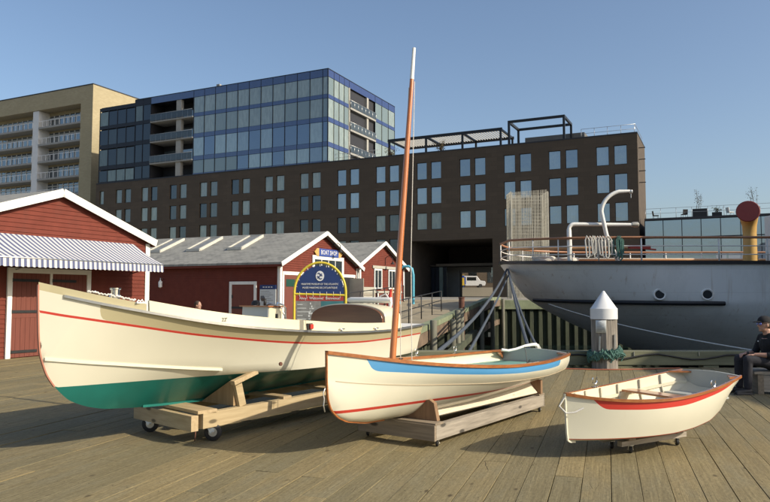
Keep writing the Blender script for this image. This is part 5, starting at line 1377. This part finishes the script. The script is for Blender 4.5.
# the passage: jambs, soffit, inner lobby and things seen through
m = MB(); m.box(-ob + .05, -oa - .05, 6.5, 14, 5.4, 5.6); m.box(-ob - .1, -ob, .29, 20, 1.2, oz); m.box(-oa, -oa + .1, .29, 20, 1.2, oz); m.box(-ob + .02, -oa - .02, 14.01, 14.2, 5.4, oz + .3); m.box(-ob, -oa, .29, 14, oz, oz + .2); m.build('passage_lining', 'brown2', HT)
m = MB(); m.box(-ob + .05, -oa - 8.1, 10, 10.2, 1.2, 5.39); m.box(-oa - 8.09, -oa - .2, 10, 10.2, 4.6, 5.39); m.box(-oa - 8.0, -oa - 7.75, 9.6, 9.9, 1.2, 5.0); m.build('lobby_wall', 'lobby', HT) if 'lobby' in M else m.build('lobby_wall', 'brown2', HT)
m = MB(); m.box(-ob + 1, -oa - .3, 6.3, 6.48, 5.4, 5.75); m.build('soffit_band', 'brownpale', HT)
m = MB(); m.box(-oa - 3.2, -oa - 2.0, 9.9, 9.99, 4.0, 5.3); m.build('passage_window', 'win', HT)
for k in range(4):
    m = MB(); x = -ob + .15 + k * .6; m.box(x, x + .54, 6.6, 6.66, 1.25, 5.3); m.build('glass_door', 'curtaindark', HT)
# rooftop pergola and frames
pg = MB(); z0 = Zr + .15
pg.box(-32.2, -16.2, 1.2, 1.5, z0 + 2.15, z0 + 2.5); pg.box(-32.2, -16.2, 6.8, 7.1, z0 + 2.15, z0 + 2.5)
for x in (-32, -26.6, -21.5, -16.4):
    for y in (1.35, 6.95): pg.box(x - .12, x + .12, y - .12, y + .12, Zr - .3, z0 + 2.15)
    pg.box(x - .1, x + .1, 1.5, 6.8, z0 + 2.2, z0 + 2.45)
po = pg.build('pergola', 'winframe', HT)
sl_ = MB()
for i in range(44):
    x = -32 + i * .36; sl_.beam((x, 1.6, z0 + 2.42), (x + .02, 6.7, z0 + 2.42), .05, .16)
sl_.build('pergola_slat', 'slabgrey', po)
fr = MB()
for x in (-15.2, -8.4): fr.box(x - .13, x + .13, .8, 1.06, Zr - .3, z0 + 3.15); fr.box(x - .13, x + .13, 5.4, 5.66, Zr - .3, z0 + 3.15); fr.box(x - .13, x + .13, 1.06, 5.4, z0 + 2.85, z0 + 3.15)
fr.box(-15.07, -8.53, .8, 1.06, z0 + 2.85, z0 + 3.15); fr.box(-15.07, -8.53, 5.4, 5.66, z0 + 2.85, z0 + 3.15); fr.build('roof_frame', 'winframe', HT)
m = MB(); m.box(-14.4, -6.8, 5.8, 9.5, Zr - .3, z0 + 1.9); m.build('roof_plant_room', 'roofbox', HT) if 'roofbox' in M else m.build('roof_plant_room', 'roofgrey', HT)
m = MB(); 
for x in np.arange(-6.3, -.2, 1.5): m.tube([(x, .5, Zr), (x, .5, Zr + 1.2)], .03, 6)
for x in np.arange(-40, -33, 1.2): m.tube([(x, .5, Zr), (x, .5, Zr + 1.2)], .03, 6)
for z in (.65, 1.2): m.tube([(-6.3, .5, Zr + z), (-.2, .5, Zr + z)], .025, 6); m.tube([(-40, .5, Zr + z), (-33, .5, Zr + z)], .025, 6)
m.tube([(-.25, .5, Zr + 1.2), (-.25, 9, Zr + 1.2)], .025, 6)
m.build('roof_railing', 'steel', HT)
m = MB()
for i in range(4): m.beam((.02, 1.2 + i * 0, Zr - 1.5 - i * 1.35), (.75, 1.2, Zr - 1.5 - i * 1.35), .12, .08)
m.build('side_bracket', 'winframe', HT)

# ------------------------------------------------------------------ blue glass block above the hotel
GB = thing('glass_apartments', 'blue glass apartment block with recessed balconies rising above the brown hotel', 'building', tuple(fac(40.9, -.02)[:2]) + (0,), RZ)
ZB, ZT = 20.165, 33.4
FL = [(19.3, 22.3), (23.05, 25.85), (26.6, 29.2), (29.85, 32.3)]
Wf = 44.6; rx0, rx1 = 24.3, 33.2                       # recess in local -x
Df = 22.3; ry0, ry1 = 6.2, 14.8                        # recess on the right hand face
m = MB()
m.box(-rx0 + .05, -.35, .35, Df - .1, Zr - 1, ZT - .3); m.box(-Wf, -rx1 - .05, .35, Df - .1, Zr - 1, ZT - .3); m.box(-rx1 - .05, -rx0 + .05, 3.0, Df - .1, Zr - 1, ZT - .3); m.build('core', 'navy', GB)
# core notch for the right hand balconies is covered by their own dark back wall
sp = MB(); ed = [ZB, 20.3, 22.35, 23.0, 25.9, 26.55, 29.25, 29.8, 32.35, ZT]
for k in range(0, 10, 2):
    if k + 1 >= len(ed): break
    za, zb = ed[k], ed[k + 1]
    sp.box(-rx0, 0, 0, .14, za, zb)
    sp.box(-.14, 0, .14, ry0, za, zb); sp.box(-.14, 0, ry1, Df, za, zb)
sp.box(-rx1, -rx0, 0, .14, 32.35, ZT); rs_ = MB(); rs_.box(-rx1 - .04, -rx0 + .04, .15, 3.1, 32.6, 33.2); rs_.build('recess_roof', 'navy', GB); rs_ = MB(); rs_.box(-.36, -.15, ry0 - .1, ry1 + .1, 32.6, 33.2); rs_.build('recess_roof', 'navy', GB); sp.box(-.14, 0, ry0, ry1, 32.35, ZT)
sp.build('spandrel_band', 'spandrel', GB)
dk_ = MB()
for k in range(0, 10, 2): dk_.box(-Wf, -36.602, .0, .14, ed[k], ed[k + 1] - (.5 if k == 8 else 0)); dk_.box(-36.6, -rx1, 0, .14, ed[k], ed[k + 1])
dk_.build('dark_spandrel_band', 'mullion', GB)
m = MB(); m.box(-36.6, .04, -.04, .3, ZT + .002, ZT + .1); m.box(-.3, .04, .3, Df, ZT + .002, ZT + .1); m.build('roof_edge', 'mullion', GB)
mu = MB(); npan = 11; pwid = rx0 / 12.2
def pane(x0_, x1_, z0, z1, mat):
    g = MB(); g.box(x0_ + .04, x1_ - .04, .05, .1, z0 + .04, z1 - .04); return g.build('window', mat, GB)
xs_ = [-rx0 + i * (rx0 - .9) / 11 for i in range(12)] + [-.06]
for z0, z1 in [(20.3, 22.35), (23.0, 25.9), (26.55, 29.25), (29.8, 32.35)]:
    for a, b in zip(xs_[:-1], xs_[1:]): pane(a, b, z0, z1, 'curtainpale' if z0 > 26 or (a < -17 and z0 < 22) else 'curtain')
    xl = [-36.5 + i * (36.5 - rx1) / 2 for i in range(3)]
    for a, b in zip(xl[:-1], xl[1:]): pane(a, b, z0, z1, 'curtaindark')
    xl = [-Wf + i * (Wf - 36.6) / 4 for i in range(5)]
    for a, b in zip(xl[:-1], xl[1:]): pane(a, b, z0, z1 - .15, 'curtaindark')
    yl = [.16 + i * (ry0 - .16) / 4 for i in range(5)] + [ry1 + .05] + [ry1 + .05 + i * (Df - ry1 - .1) / 3 for i in range(1, 4)]
    for a, b in [(yl[i], yl[i + 1]) for i in (0, 1, 2, 3)] + [(yl[i], yl[i + 1]) for i in (5, 6, 7)]:
        g = MB(); g.box(-.1, -.05, a + .04, b - .04, z0 + .04, z1 - .04); g.build('window', 'curtainpale', GB) if 'curtainpale' in M else g.build('window', 'curtain', GB)
for x in xs_: mu.box(x - .04, x + .04, -.02, .12, ZB, ZT - .01)
for x in (-36.6, -34.9, -rx1): mu.box(x - .05, x + .05, -.02, .12, ZB, ZT - .01)
for i in range(5): x = -Wf + i * 2; mu.box(x - .05, x + .05, -.015, .12, ZB, ZT - .52)
for y in [.02] + [.16 + i * (ry0 - .16) / 4 for i in range(1, 5)] + [ry1 + .05 + i * (Df - ry1 - .1) / 3 for i in range(4)]: mu.box(-.12, .02, y - .035, y + .035, ZB, ZT - .01)
mu.build('mullion', 'mullion', GB)
for k, z in enumerate((22.6, 26.1, 29.4)):
    m = MB(); m.box(-rx1 + .06, -rx0 - .06, -.15, 3.0, z - .2, z); b_ = m.build('balcony', 'slabgrey', GB)
    m = MB(); m.box(-rx1 + .1, -rx0 - .1, -.22, -.19, z + .05, z + 1.1); m.build('balustrade', 'railglass', b_)
    m = MB(); m.tube([(-rx1 + .1, -.2, z + 1.12), (-rx0 - .1, -.2, z + 1.12)], .03, 6)
    for x in np.arange(-rx1 + .2, -rx0, 1.1): m.tube([(x, -.2, z), (x, -.2, z + 1.1)], .025, 6)
    m.build('balcony_rail', 'steel', b_)
    m = MB(); m.box(-rx1 + .3, -rx0 - .3, 2.9, 2.98, z + .02, z + 2.4); m.build('balcony_window', 'aptglass', b_)
m = MB(); m.box(-27.9, -26.9, .1, .7, ZB, 32.34); m.build('balcony_column', 'column', GB)
m = MB(); m.box(-rx1 - .02, -rx1 + .05, .15, 3., ZB, 32.3); m.build('recess_wall', 'navy', GB); m = MB(); m.box(-rx0 - .05, -rx0 + .02, .15, 3., ZB, 32.3); m.build('recess_wall', 'navy', GB)
for k, z in enumerate((22.6, 26.1, 29.4)):
    m = MB(); m.box(-2.2, .2, ry0 + .06, ry1 - .06, z - .28, z); b_ = m.build('balcony', 'slabgrey', GB)
    m = MB(); m.box(.15, .18, ry0 + .1, ry1 - .1, z + .05, z + 1.1); m.build('balustrade', 'railglass', b_)
    m = MB()
    for y in np.arange(ry0 + .2, ry1, 1.2): m.tube([(.17, y, z), (.17, y, z + 1.12)], .03, 6)
    m.tube([(.17, ry0 + .1, z + 1.12), (.17, ry1 - .1, z + 1.12)], .03, 6); m.build('balcony_rail', 'steel', b_)
m = MB(); m.box(-.36, -.28, ry0, ry1, ZB, 32.3); m.build('recess_wall', 'navy', GB)
m = MB(); m.box(-.3, .02, ry0 - .15, ry0 + .22, ZB, 32.34); m.box(-.3, .02, 11.9, 12.5, ZB, 32.34); m.build('balcony_column', 'column', GB)
m = MB(); m.box(-20.3, -19.7, .5, 1., ZT + .1, ZT + .6); m.build('roof_vent', 'slabgrey', GB)

# ------------------------------------------------------------------ beige apartment tower
BT = thing('beige_tower', 'beige brick apartment tower with stacked white balconies at far left', 'building', (-53.75, 125, 0), RZ)
Zt = 40.2; Wb = 40.
m = MB(); m.box(-3.1, 0, 0, 24, 0, Zt - 3.2); m.box(-Wb, 0, 0, 24, Zt - 3.2, Zt); m.box(-Wb, -3.1, 2.6, 24, 0, Zt - 3.2); m.build('wall', 'beige', BT)
m = MB(); m.box(-Wb, .05, -.05, 24, Zt + .002, Zt + .2); m.build('roof_edge', 'navy', BT)
m = MB(); m.box(-16.3, -14.7, .15, 2.6, 0, Zt - 3.25); m.build('fin_wall', 'whitefin', BT)
m = MB(); m.box(.003, .03, 12.5, 13.8, Zt - 4.6, Zt - 2.8); m.build('side_window', 'aptglass', BT)
z = Zt - 3.2
for k in range(11):
    zf = Zt - 6.5 - k * 3.35
    if zf < 1: break
    for xa, xb in ((-14.65, -3.15), (-30, -16.35)):
        m = MB(); m.box(xa, xb, .1, 2.58, zf - .35, zf); b_ = m.build('balcony', 'slabgrey', BT)
        m = MB(); n = int((xb - xa) / 1.15)
        for i in range(n + 1): x = xa + (xb - xa) * i / n; m.box(x - .05, x + .05, .1, .155, zf, zf + 1.05)
        m.box(xa, xb, .1, .155, zf + 1.05, zf + 1.15); m.build('balcony_rail', 'whitefin', b_)
        m = MB(); m.box(xa, xb, 2.52, 2.57, zf + .02, zf + 2.6); wn_ = m.build('window', 'aptglass', BT)
        m = MB(); n = int((xb - xa) / 1.4)
        for i in range(n + 1): x = xa + (xb - xa) * i / n; m.box(x - .09, x + .09, 2.42, 2.515, zf + .02, zf + 2.6)
        m.box(xa, xb, 2.42, 2.515, zf + 2.05, zf + 2.2); m.build('window_frame', 'whitefin', wn_)

# ------------------------------------------------------------------ glass pavilion at the right
PV = thing('glass_pavilion', 'low blue glass pavilion with roof terrace behind the ship at right', 'building', tuple(fac(-.6)[:2]) + (0,), RZ)
zt = 10.1; Lp = 26.
m = MB(); m.box(.05, Lp, .4, 18, 0, zt - .25); m.build('core', 'pavcore', PV) if 'pavcore' in M else m.build('core', 'signteal', PV)
m = MB(); m.box(0, Lp, -.1, 18.2, zt - .22, zt); m.build('roof', 'navy', PV)
mu = MB(); pw = 1.93
for i in range(14):
    x = i * pw
    for za, zb in ((7.9, 9.85), (3.4, 7.85), (1.2, 3.35)):
        g = MB(); g.box(x + .04, x + pw - .04, .1, .15, za + .03, zb - .03); g.build('window', 'pavglass' if 'pavglass' in M else 'win', PV)
    mu.box(x - .035, x + .035, .02, .2, 1.2, zt - .23)
for z in (7.875, 3.375): mu.box(0, Lp, .03, .19, z - .04, z + .04)
mu.build('mullion', 'mullion', PV)
m = MB(); 
for x in np.arange(.1, Lp, 1.6): m.tube([(x, .1, zt), (x, .1, zt + 1.1)], .025, 6)
for z in (.55, 1.1): m.tube([(.1, .1, zt + z), (Lp, .1, zt + z)], .02, 6)
m.build('terrace_railing', 'steel', PV)
m = MB(); m.box(8.4, 10.0, .04, .08, 4.9, 6.0, 0); m.box(7.2, 8.2, .04, .08, 4.9, 6.0, 0); m.build('window_poster', 'paper', PV)
def PVp(x, y): p = V((PV.location.x, PV.location.y, 0)) + U * x + Vv * y; return (p.x, p.y)
def planter(x, y, w_, h, label, tree):
    px_, py_ = PVp(x, y); T = thing('roof_planter', label, 'planter', (px_, py_, zt), RZ, 'planters on the roof terrace')
    m = MB(); m.box(-w_ / 2, w_ / 2, -.4, .4, 0, h); m.build('tub', 'iron', T, .03)
    rr = random.Random(int(x * 10)); st = MB(); lf = MB()
    for k in range(5 if tree else 8):
        hh = rr.uniform(1.4, 2.3) if tree else rr.uniform(.3, .6); p = V((rr.uniform(-.3, .3) * w_, rr.uniform(-.2, .2), h)); q = p + V((rr.uniform(-.5, .5), rr.uniform(-.3, .3), hh)); st.tube([p, (p + q) / 2 + V((.05, 0, 0)), q], [.02, .014, .006], 5)
        for j in range(22):
            c = p.lerp(q, rr.uniform(.3, 1.05)) + V((rr.gauss(0, .14), rr.gauss(0, .14), rr.gauss(0, .1))); a = rr.uniform(0, 6.28); u_ = V((math.cos(a), math.sin(a), rr.uniform(-.6, .6))) * .09; v_ = V((-math.sin(a), math.cos(a), rr.uniform(-.6, .6))) * .045
            lf.add([c - u_, c + v_, c + u_, c - v_], [(0, 1, 2, 3)])
    st.build('stem', 'bark', T); lf.build('foliage', 'leafdry' if tree else 'leaf', T)
planter(5.7, 1.2, 1.5, .95, 'dark roof planter with a thin sapling, left of the yellow cowl', True); planter(10.9, 1.4, 1.4, .9, 'dark roof planter with a sapling seen just above the red cowl', True)
planter(7.4, 1.4, 1.0, .5, 'low planter of small shrubs between the two sapling planters', False)
def seat_(x, y, mat, label, rz_=0):
    px_, py_ = PVp(x, y); T = thing('terrace_chair', label, 'chair', (px_, py_, zt), RZ + rz_, 'chairs on the roof terrace')
    m = MB(); m.box(-.28, .28, -.28, .28, .38, .46); m.build('seat', mat, T, .01)
    m = MB(); m.beam((-.26, 0, .46), (-.34, 0, .95), .54, .05, up=(1, 0, 0)); m.build('backrest', mat, T, .01)
    for sx in (-.24, .24):
        for sy in (-.24, .24): m = MB(); m.tube([(sx, sy, .38), (sx * 1.1, sy * 1.1, 0)], .02, 6); m.build('leg', mat, T)
seat_(8.7, 1.2, 'white', 'white terrace chair behind the railing, right of the low shrubs', .6); seat_(9.6, 1.0, 'white', 'white terrace chair closest to the red cowl', 2.4)
seat_(1.1, 1.2, 'iron', 'dark terrace chair closest to the brown hotel', .3); seat_(4.1, 1.2, 'iron', 'dark terrace chair just left of the sapling planter', 2.)
m = MB()
for x in (0, 2.2, 4.4):
    for y in (0, 2.): m.tube([(x, y, 0), (x, y, 2.3)], .035, 6)
for z in (.9, 1.6, 2.3):
    for y in (0, 2.): m.tube([(0, y, z), (4.4, y, z)], .03, 6)
    for x in (0, 2.2, 4.4): m.tube([(x, 0, z), (x, 2., z)], .03, 6)
m.tube([(0, 0, 2.3), (.5, 1., 2.7), (0, 2, 2.3)], .03, 6); m.tube([(.5, 1, 2.7), (4.4, 1, 2.7)], .03, 6)
o = m.build('tubular_canopy', 'steel', None, loc=(*PVp(13.4, 1.0), zt), rot=(0, 0, RZ)); tag(o, 'grey tubular frame standing on the pavilion roof at right', 'frame')
# shrubs on the hotel roof terrace
def shrub(t, off, zb, h, label):
    p = fac(t, off); T = thing('roof_shrub', label, 'shrub', (p.x, p.y, zb), 0, 'shrubs on the hotel roof')
    rr = random.Random(int(t * 7)); lf = MB(); st = MB()
    for k in range(9):
        q = V((rr.gauss(0, .5), rr.gauss(0, .3), h * rr.uniform(.6, 1))); st.tube([(0, 0, 0), q * .5, q], [.03, .02, .008], 5)
        for j in range(30):
            c = q * rr.uniform(.4, 1.05) + V((rr.gauss(0, .18), rr.gauss(0, .18), rr.gauss(0, .12))); a = rr.uniform(0, 6.28); u_ = V((math.cos(a), math.sin(a), rr.uniform(-.6, .6))) * .11; v_ = V((-math.sin(a), math.cos(a), rr.uniform(-.6, .6))) * .06
            lf.add([c - u_, c + v_, c + u_, c - v_], [(0, 1, 2, 3)])
    st.build('stem', 'bark', T); lf.build('foliage', 'leafdry', T)
shrub(24.4, .9, Zr - .3, 2.2, 'dry shrub growing in front of the pergola on the hotel roof'); shrub(31.6, .9, Zr - .3, 1.8, 'dry shrub at the left end of the pergola beside the mast')

# ------------------------------------------------------------------ vehicle seen through the passage
def make_van(p, rz, label):
    T = thing('parked_van', label, 'van', p, rz)
    m = MB(); prof = [(-2.4, .35), (2.3, .35), (2.45, .8), (2.3, 1.15), (1.5, 1.25), (.9, 2.05), (-2.3, 2.1), (-2.45, 1.9)]
    m.prism(prof, lambda a, b, t: (a, t, b), -.9, .9); m.build('body', 'vanwhite', T, .05)
    for sy in (-.91, .9):
        m = MB(); m.box(-.9, .75, sy, sy + .01, 1.25, 1.85); m.build('side_window', 'paneglass', T)
        m = MB(); m.box(-2.2, -1.1, sy, sy + .01, .6, 1.9); m.build('side_panel', 'vanblue', T)
        for x in (-1.5, 1.5): m = MB(); m.lathe([(0, -.1), (.3, -.1), (.34, -.06), (.34, .06), (.3, .1), (0, .1)], (x, sy * .93, .34), 16, axis='y'); m.build('wheel', 'black', T)
    m = MB(); m.beam((1.46, 0, 1.35), (.98, 0, 1.98), 1.5, .02, up=(1, 0, 1)); m.build('windscreen', 'paneglass', T)
make_van((15.2, 122, 2.7), R(4), 'white van with a blue panel seen through the passage under the hotel')
m = MB(); m.box(-.8, .8, -.2, .2, .4, 2.2); m.box(-.8, .8, -.21, -.205, 1.7, 2.1, 1)
for x in (-.7, .7): m.box(x - .05, x + .05, -.05, .05, 0, .4, 1)
o = m.build('yellow_hoarding', ['vanyellow', 'vanblue'], None, loc=(12.85, 119, 2.7)); tag(o, 'yellow and blue board beside the van beyond the passage', 'board')
m = MB(); m.box(-6, 60, 116, 150, .5, 2.69); tag(m.build('street', 'paving'), kind='structure')
FB = thing('street_building', 'dark building across the street seen only through the hotel passage', 'building', (4, 140, 2.69))
m = MB(); m.box(-8, 40, 0, 12, 0, 13); m.build('wall', 'brown', FB)
for k in range(12):
    for z in (1.2, 5., 8.6): m = MB(); m.box(-6 + k * 3.8, -4.4 + k * 3.8, -.06, -.003, z, z + 2.1); m.build('window', 'win', FB)
# the large building past the right edge, whose shade reaches the deck corner and the ship's side
MU = thing('museum_building', 'tall pale building past the right edge that shades the deck corner', 'building', (20.3, 2, 0))
m = MB(); m.box(0, 12, 0, 27, -.5, 9.6); m.build('wall', 'whitefin', MU)  # unseen walls made pale to bounce light onto the ship's hull
m = MB(); m.prism([(-.5, 9.603), (12.5, 9.603), (6, 11.2)], lambda a, b, t: (a, t, b), -.4, 27.4); m.build('roof', 'shingle', MU)
for k in range(6):
    for z in (1.2, 5.2):
        m = MB(); y = 2 + k * 4.2
        for a, b, c, d in ((y - .1, y, z, z + 2.2), (y + 1.6, y + 1.7, z, z + 2.2), (y - .1, y + 1.7, z + 2.2, z + 2.35), (y - .1, y + 1.7, z - .12, z)): m.box(-.05, -.003, a, b, c, d)
        w_ = m.build('window', 'trim', MU); g = MB(); g.box(-.02, -.003, y, y + 1.6, z, z + 2.2); g.build('window_pane', 'paneglass', w_)

# ------------------------------------------------------------------ people
def limb(m, pts, rs, n=10):
    """capsule chain with rounded ends"""
    m.tube(pts, rs, n)
    for p, r in zip(pts, rs): m.ell(p, (r, r, r), 8)
def remeshed(m, name, mat, parent, vox, smooth=2):
    o = m.build(name, mat, parent)
    md = o.modifiers.new('skin', 'REMESH'); md.mode = 'VOXEL'; md.voxel_size = vox; md.use_smooth_shade = True
    if smooth: sm = o.modifiers.new('soft', 'SMOOTH'); sm.factor = .5; sm.iterations = smooth
    return o
def head_mesh(m, c, f, s=1.):
    """c head centre, f facing direction (horizontal)"""
    f = V(f).normalized(); sd_ = V((-f.y, f.x, 0)); rot = Matrix((f, sd_, V((0, 0, 1)))).transposed()
    def P(a, b, cc): return V(c) + (f * a + sd_ * b + V((0, 0, cc))) * s
    m.ell(P(0, 0, .015), (.098 * s, .076 * s, .112 * s), 14, rot=rot); m.ell(P(.025, 0, -.055), (.066 * s, .058 * s, .065 * s), 12, rot=rot)
    m.ell(P(.075, 0, -.09), (.022 * s, .026 * s, .02 * s), 8, rot=rot)
    m.tube([P(.092, 0, .02), P(.118, 0, -.022), P(.098, 0, -.03)], [.008 * s, .014 * s, .012 * s], 8)
    m.tube([P(.088, -.022, -.056), P(.097, 0, -.054), P(.088, .022, -.056)], .007 * s, 6)
    for b in (-1, 1): m.ell(P(-.005, .078 * b, -.005), (.022 * s, .01 * s, .033 * s), 8, rot=rot); m.ell(P(.083, .03 * b, .02), (.012 * s, .015 * s, .01 * s), 8, rot=rot)
    m.tube([P(-.02, 0, -.06), P(-.035, 0, -.16)], [.052 * s, .06 * s], 12)
    return P
def hand(m, wr, d, n, s=1., curl=.6):
    """palm from wrist wr along d, n = back of the hand"""
    d = V(d).normalized(); n = (V(n) - d * V(n).dot(d)).normalized(); t = d.cross(n); wr = V(wr)
    for k in range(4):
        b = wr + t * (.028 - .019 * k) * s; kn = b + d * .085 * s; m.tube([wr + t * (.015 - .01 * k) * s, b + d * .04 * s, kn], [.014 * s, .013 * s, .0105 * s], 7)
        ln = (.07, .08, .074, .058)[k] * s; q = kn; ang = .25
        for j in range(3):
            ang += curl * (.5, .7, .5)[j]; q2 = q + (d * math.cos(ang) - n * math.sin(ang)) * ln * (.45, .32, .23)[j]; m.tube([q, q2], [.0098 * s, .0088 * s], 7); m.ell(q2, (.0088 * s,) * 3, 6); q = q2
    q = wr + t * .026 * s + d * .02 * s
    for v_, l in ((t * .8 + d * .6 - n * .2, .045), (t * .35 + d * .9 - n * .4, .034), (d * .9 - n * .5, .026)): q2 = q + v_.normalized() * l * s; m.tube([q, q2], [.012 * s, .0105 * s], 7); m.ell(q2, (.0105 * s,) * 3, 6); q = q2
def seated_man():
    X, Y = 6.30, 11.25
    T = thing('person', 'seated man in black clothes, cap and blue mirrored sunglasses at the right edge', 'person', (X, Y, 0), R(183))
    # local: facing +x; hips at the origin, seat height .40
    hip = V((0, 0, .47)); neck = V((.10, 0, .98)); hd = V((.145, 0, 1.10))
    b = MB(); P = head_mesh(b, hd, (1, 0, 0), .98)
    b.tube([neck + V((-.02, 0, -.06)), neck + V((.01, 0, .04))], [.062, .055], 12)
    # forearms and hands resting on the knee
    el = {}
    for sg in (-1, 1):
        e = V((.17, .25 * sg, .63)); wr = V((.41, .12 * sg, .63)); el[sg] = (e, wr); b.tube([e, e.lerp(wr, .4), wr], [.044, .042, .029], 10)
        hand(b, wr, (1, -.35 * sg, -.1), (0, 0, 1), 1., .55)
    for sg in (-1, 1):
        b.tube([(.52, .12 * sg, .20), (.52, .12 * sg, .09)], [.045, .042], 9)
    b.tube([hip + V((.02, 0, .05)), V((.05, 0, .7)), V((.09, 0, .9))], [.12, .12, .1], 12)
    remeshed(b, 'body', 'skin', T, .0075, 1)
    s = MB()
    s.ell(hip + V((.02, 0, .06)), (.16, .185, .14), 14); s.tube([V((.02, 0, .50)), V((.03, 0, .64)), V((.055, 0, .80)), V((.08, 0, .90))], [.155, .16, .165, .12], 14)
    for sg in (-1, 1):
        s.ell((.05, .10 * sg, .80), (.125, .12, .15), 12); sh = V((.07, .205 * sg, .885)); e, wr = el[sg]; limb(s, [V((.07, .12 * sg, .91)), sh, sh.lerp(e, .5), e], [.065, .072, .062, .058], 10); s.tube([e, e.lerp(wr, .35)], [.057, .052], 10)
    s.tube([V((.085, 0, .91)), V((.1, 0, .975))], [.085, .066], 12)
    remeshed(s, 'jacket', 'fabric_black', T, .014)
    t = MB(); t.ell(hip + V((.0, 0, .0)), (.17, .19, .12), 14)
    for sg in (-1, 1):
        limb(t, [V((.02, .10 * sg, .47)), V((.28, .13 * sg, .53)), V((.52, .13 * sg, .545))], [.10, .092, .074], 12); limb(t, [V((.52, .13 * sg, .53)), V((.525, .125 * sg, .32)), V((.53, .12 * sg, .12))], [.072, .068, .06], 12)
    remeshed(t, 'trousers', 'fabric_navy', T, .014)
    for sg in (-1, 1):
        f = MB(); limb(f, [V((.50, .12 * sg, .055)), V((.60, .13 * sg, .048)), V((.72, .14 * sg, .036))], [.052, .046, .034], 10); f.box(.46, .74, .12 * sg - .045, .14 * sg + .04, .0, .02); remeshed(f, 'shoe', 'black', T, .01)
    c = MB(); c.lathe([(.0, .15), (.04, .145), (.075, .125), (.098, .09), (.106, .055), (.106, .045)], hd, 24); c.v = [(hd.x + (x - hd.x) * 1.05, hd.y + (y - hd.y) * .86, z) for x, y, z in c.v]; cp = c.build('cap', 'fabric_black', T)
    br_ = MB(); pr = None
    for r_ in (.09, .13, .17, .195):
        cur = [V((hd.x + r_ * math.cos(a) * (1.0), hd.y + .083 * math.sin(a) * (1 if r_ < .16 else .85), hd.z + .066 - (r_ - .09) * .16 - .012 * math.sin(a) ** 2)) for a in lin(-1.25, 1.25, 12)]
        if pr: br_.add(pr + cur, [(j, j + 1, j + 14, j + 13) for j in range(12)], 0, True)
        pr = cur
    bo = br_.build('cap_brim', 'fabric_black', cp); sm = bo.modifiers.new('t', 'SOLIDIFY'); sm.thickness = .006
    g = MB()
    for sg in (-1, 1): g.ell(P(.096, .036 * sg, .018), (.014, .034, .025), 10)
    gl = g.build('sunglasses', 'lens', T); g = MB()
    for sg in (-1, 1): g.tube([P(.092, .06 * sg, .028), P(.03, .08 * sg, .03), P(-.02, .082 * sg, .022)], .004, 6)
    g.tube([P(.1, -.012, .026), P(.1, .012, .026)], .004, 6); g.build('glasses_arm', 'iron', gl)
    hr = MB(); hr.ell(hd + V((-.025, 0, .0)), (.085, .08, .075), 12); hr.build('hair', 'hair', T)
    wb = MB(); wr = el[-1][1]; wb.tube([wr + V((-.045, .02, 0)), wr + V((-.025, .012, 0))], .036, 12); wb.build('wrist_watch', 'iron', T)
    bt = MB(); bt.ell((.205, -.09, .83), (.012, .012, .012), 8); bt.build('badge', 'signwhite', T)
seated_man()
def make_bench():
    T = thing('bench', 'low grey plank bench under the seated man at the right edge', 'bench', (6.95, 11.2, 0), R(-14))
    for k in range(4):
        m = MB(); m.box(-1.0, 1.6, -.32 + k * .165, -.165 + k * .165, .315, .36); m.build('seat_plank', 'greywood', T, .006)
    for x in (-.95, 1.4):
        m = MB(); m.box(x, x + .09, -.31, .33, 0, .31); m.build('leg', 'greywood_y', T, .006)
    m = MB(); m.box(-.86, 1.4, -.30, -.26, .04, .3); m.build('front_board', 'greywood', T, .005)
make_bench()
def standing_child():
    T = thing('person', 'person whose head just shows above the cream launch before the middle shed', 'person', (-5.42, 20.0, 0), R(-20))
    H2 = 1.4; hd = V((.02, 0, 1.27)); b = MB(); P = head_mesh(b, hd, (1, 0, 0), .98)
    b.tube([(0, 0, 1.05), (0, 0, 1.17)], [.06, .05], 10); b.tube([(0, 0, .68), (0, 0, 1.05)], [.10, .09], 10)
    for sg in (-1, 1):
        limb(b, [V((0, .15 * sg, 1.03)), V((.0, .19 * sg, .82)), V((.06, .18 * sg, .62))], [.045, .04, .028], 9); hand(b, (.06, .18 * sg, .62), (.2, 0, -1), (0, sg, 0), .85, .4); limb(b, [V((0, .08 * sg, .66)), V((.02, .085 * sg, .36)), V((0, .085 * sg, .07))], [.075, .055, .04], 9)
    remeshed(b, 'body', 'skin', T, .009, 1)
    s = MB(); s.tube([(0, 0, .62), (0, 0, .8), (0, 0, 1.0), (0, 0, 1.08)], [.13, .125, .13, .075], 14)
    for sg in (-1, 1): limb(s, [V((0, .1 * sg, 1.04)), V((0, .16 * sg, 1.02)), V((0, .19 * sg, .84))], [.055, .06, .055], 9)
    remeshed(s, 'shirt', 'fabric_pale', T, .014)
    t = MB()
    for sg in (-1, 1): limb(t, [V((0, .075 * sg, .66)), V((.02, .085 * sg, .38)), V((0, .085 * sg, .1))], [.095, .078, .06], 10)
    remeshed(t, 'trousers', 'denim', T, .014)
    for sg in (-1, 1): f = MB(); limb(f, [V((-.03, .085 * sg, .05)), V((.12, .09 * sg, .035))], [.045, .034], 9); remeshed(f, 'shoe', 'black', T, .012)
    h = MB(); h.ell(hd + V((-.02, 0, .035)), (.1, .085, .1), 14); h.build('hair', 'hair', T)
standing_child()
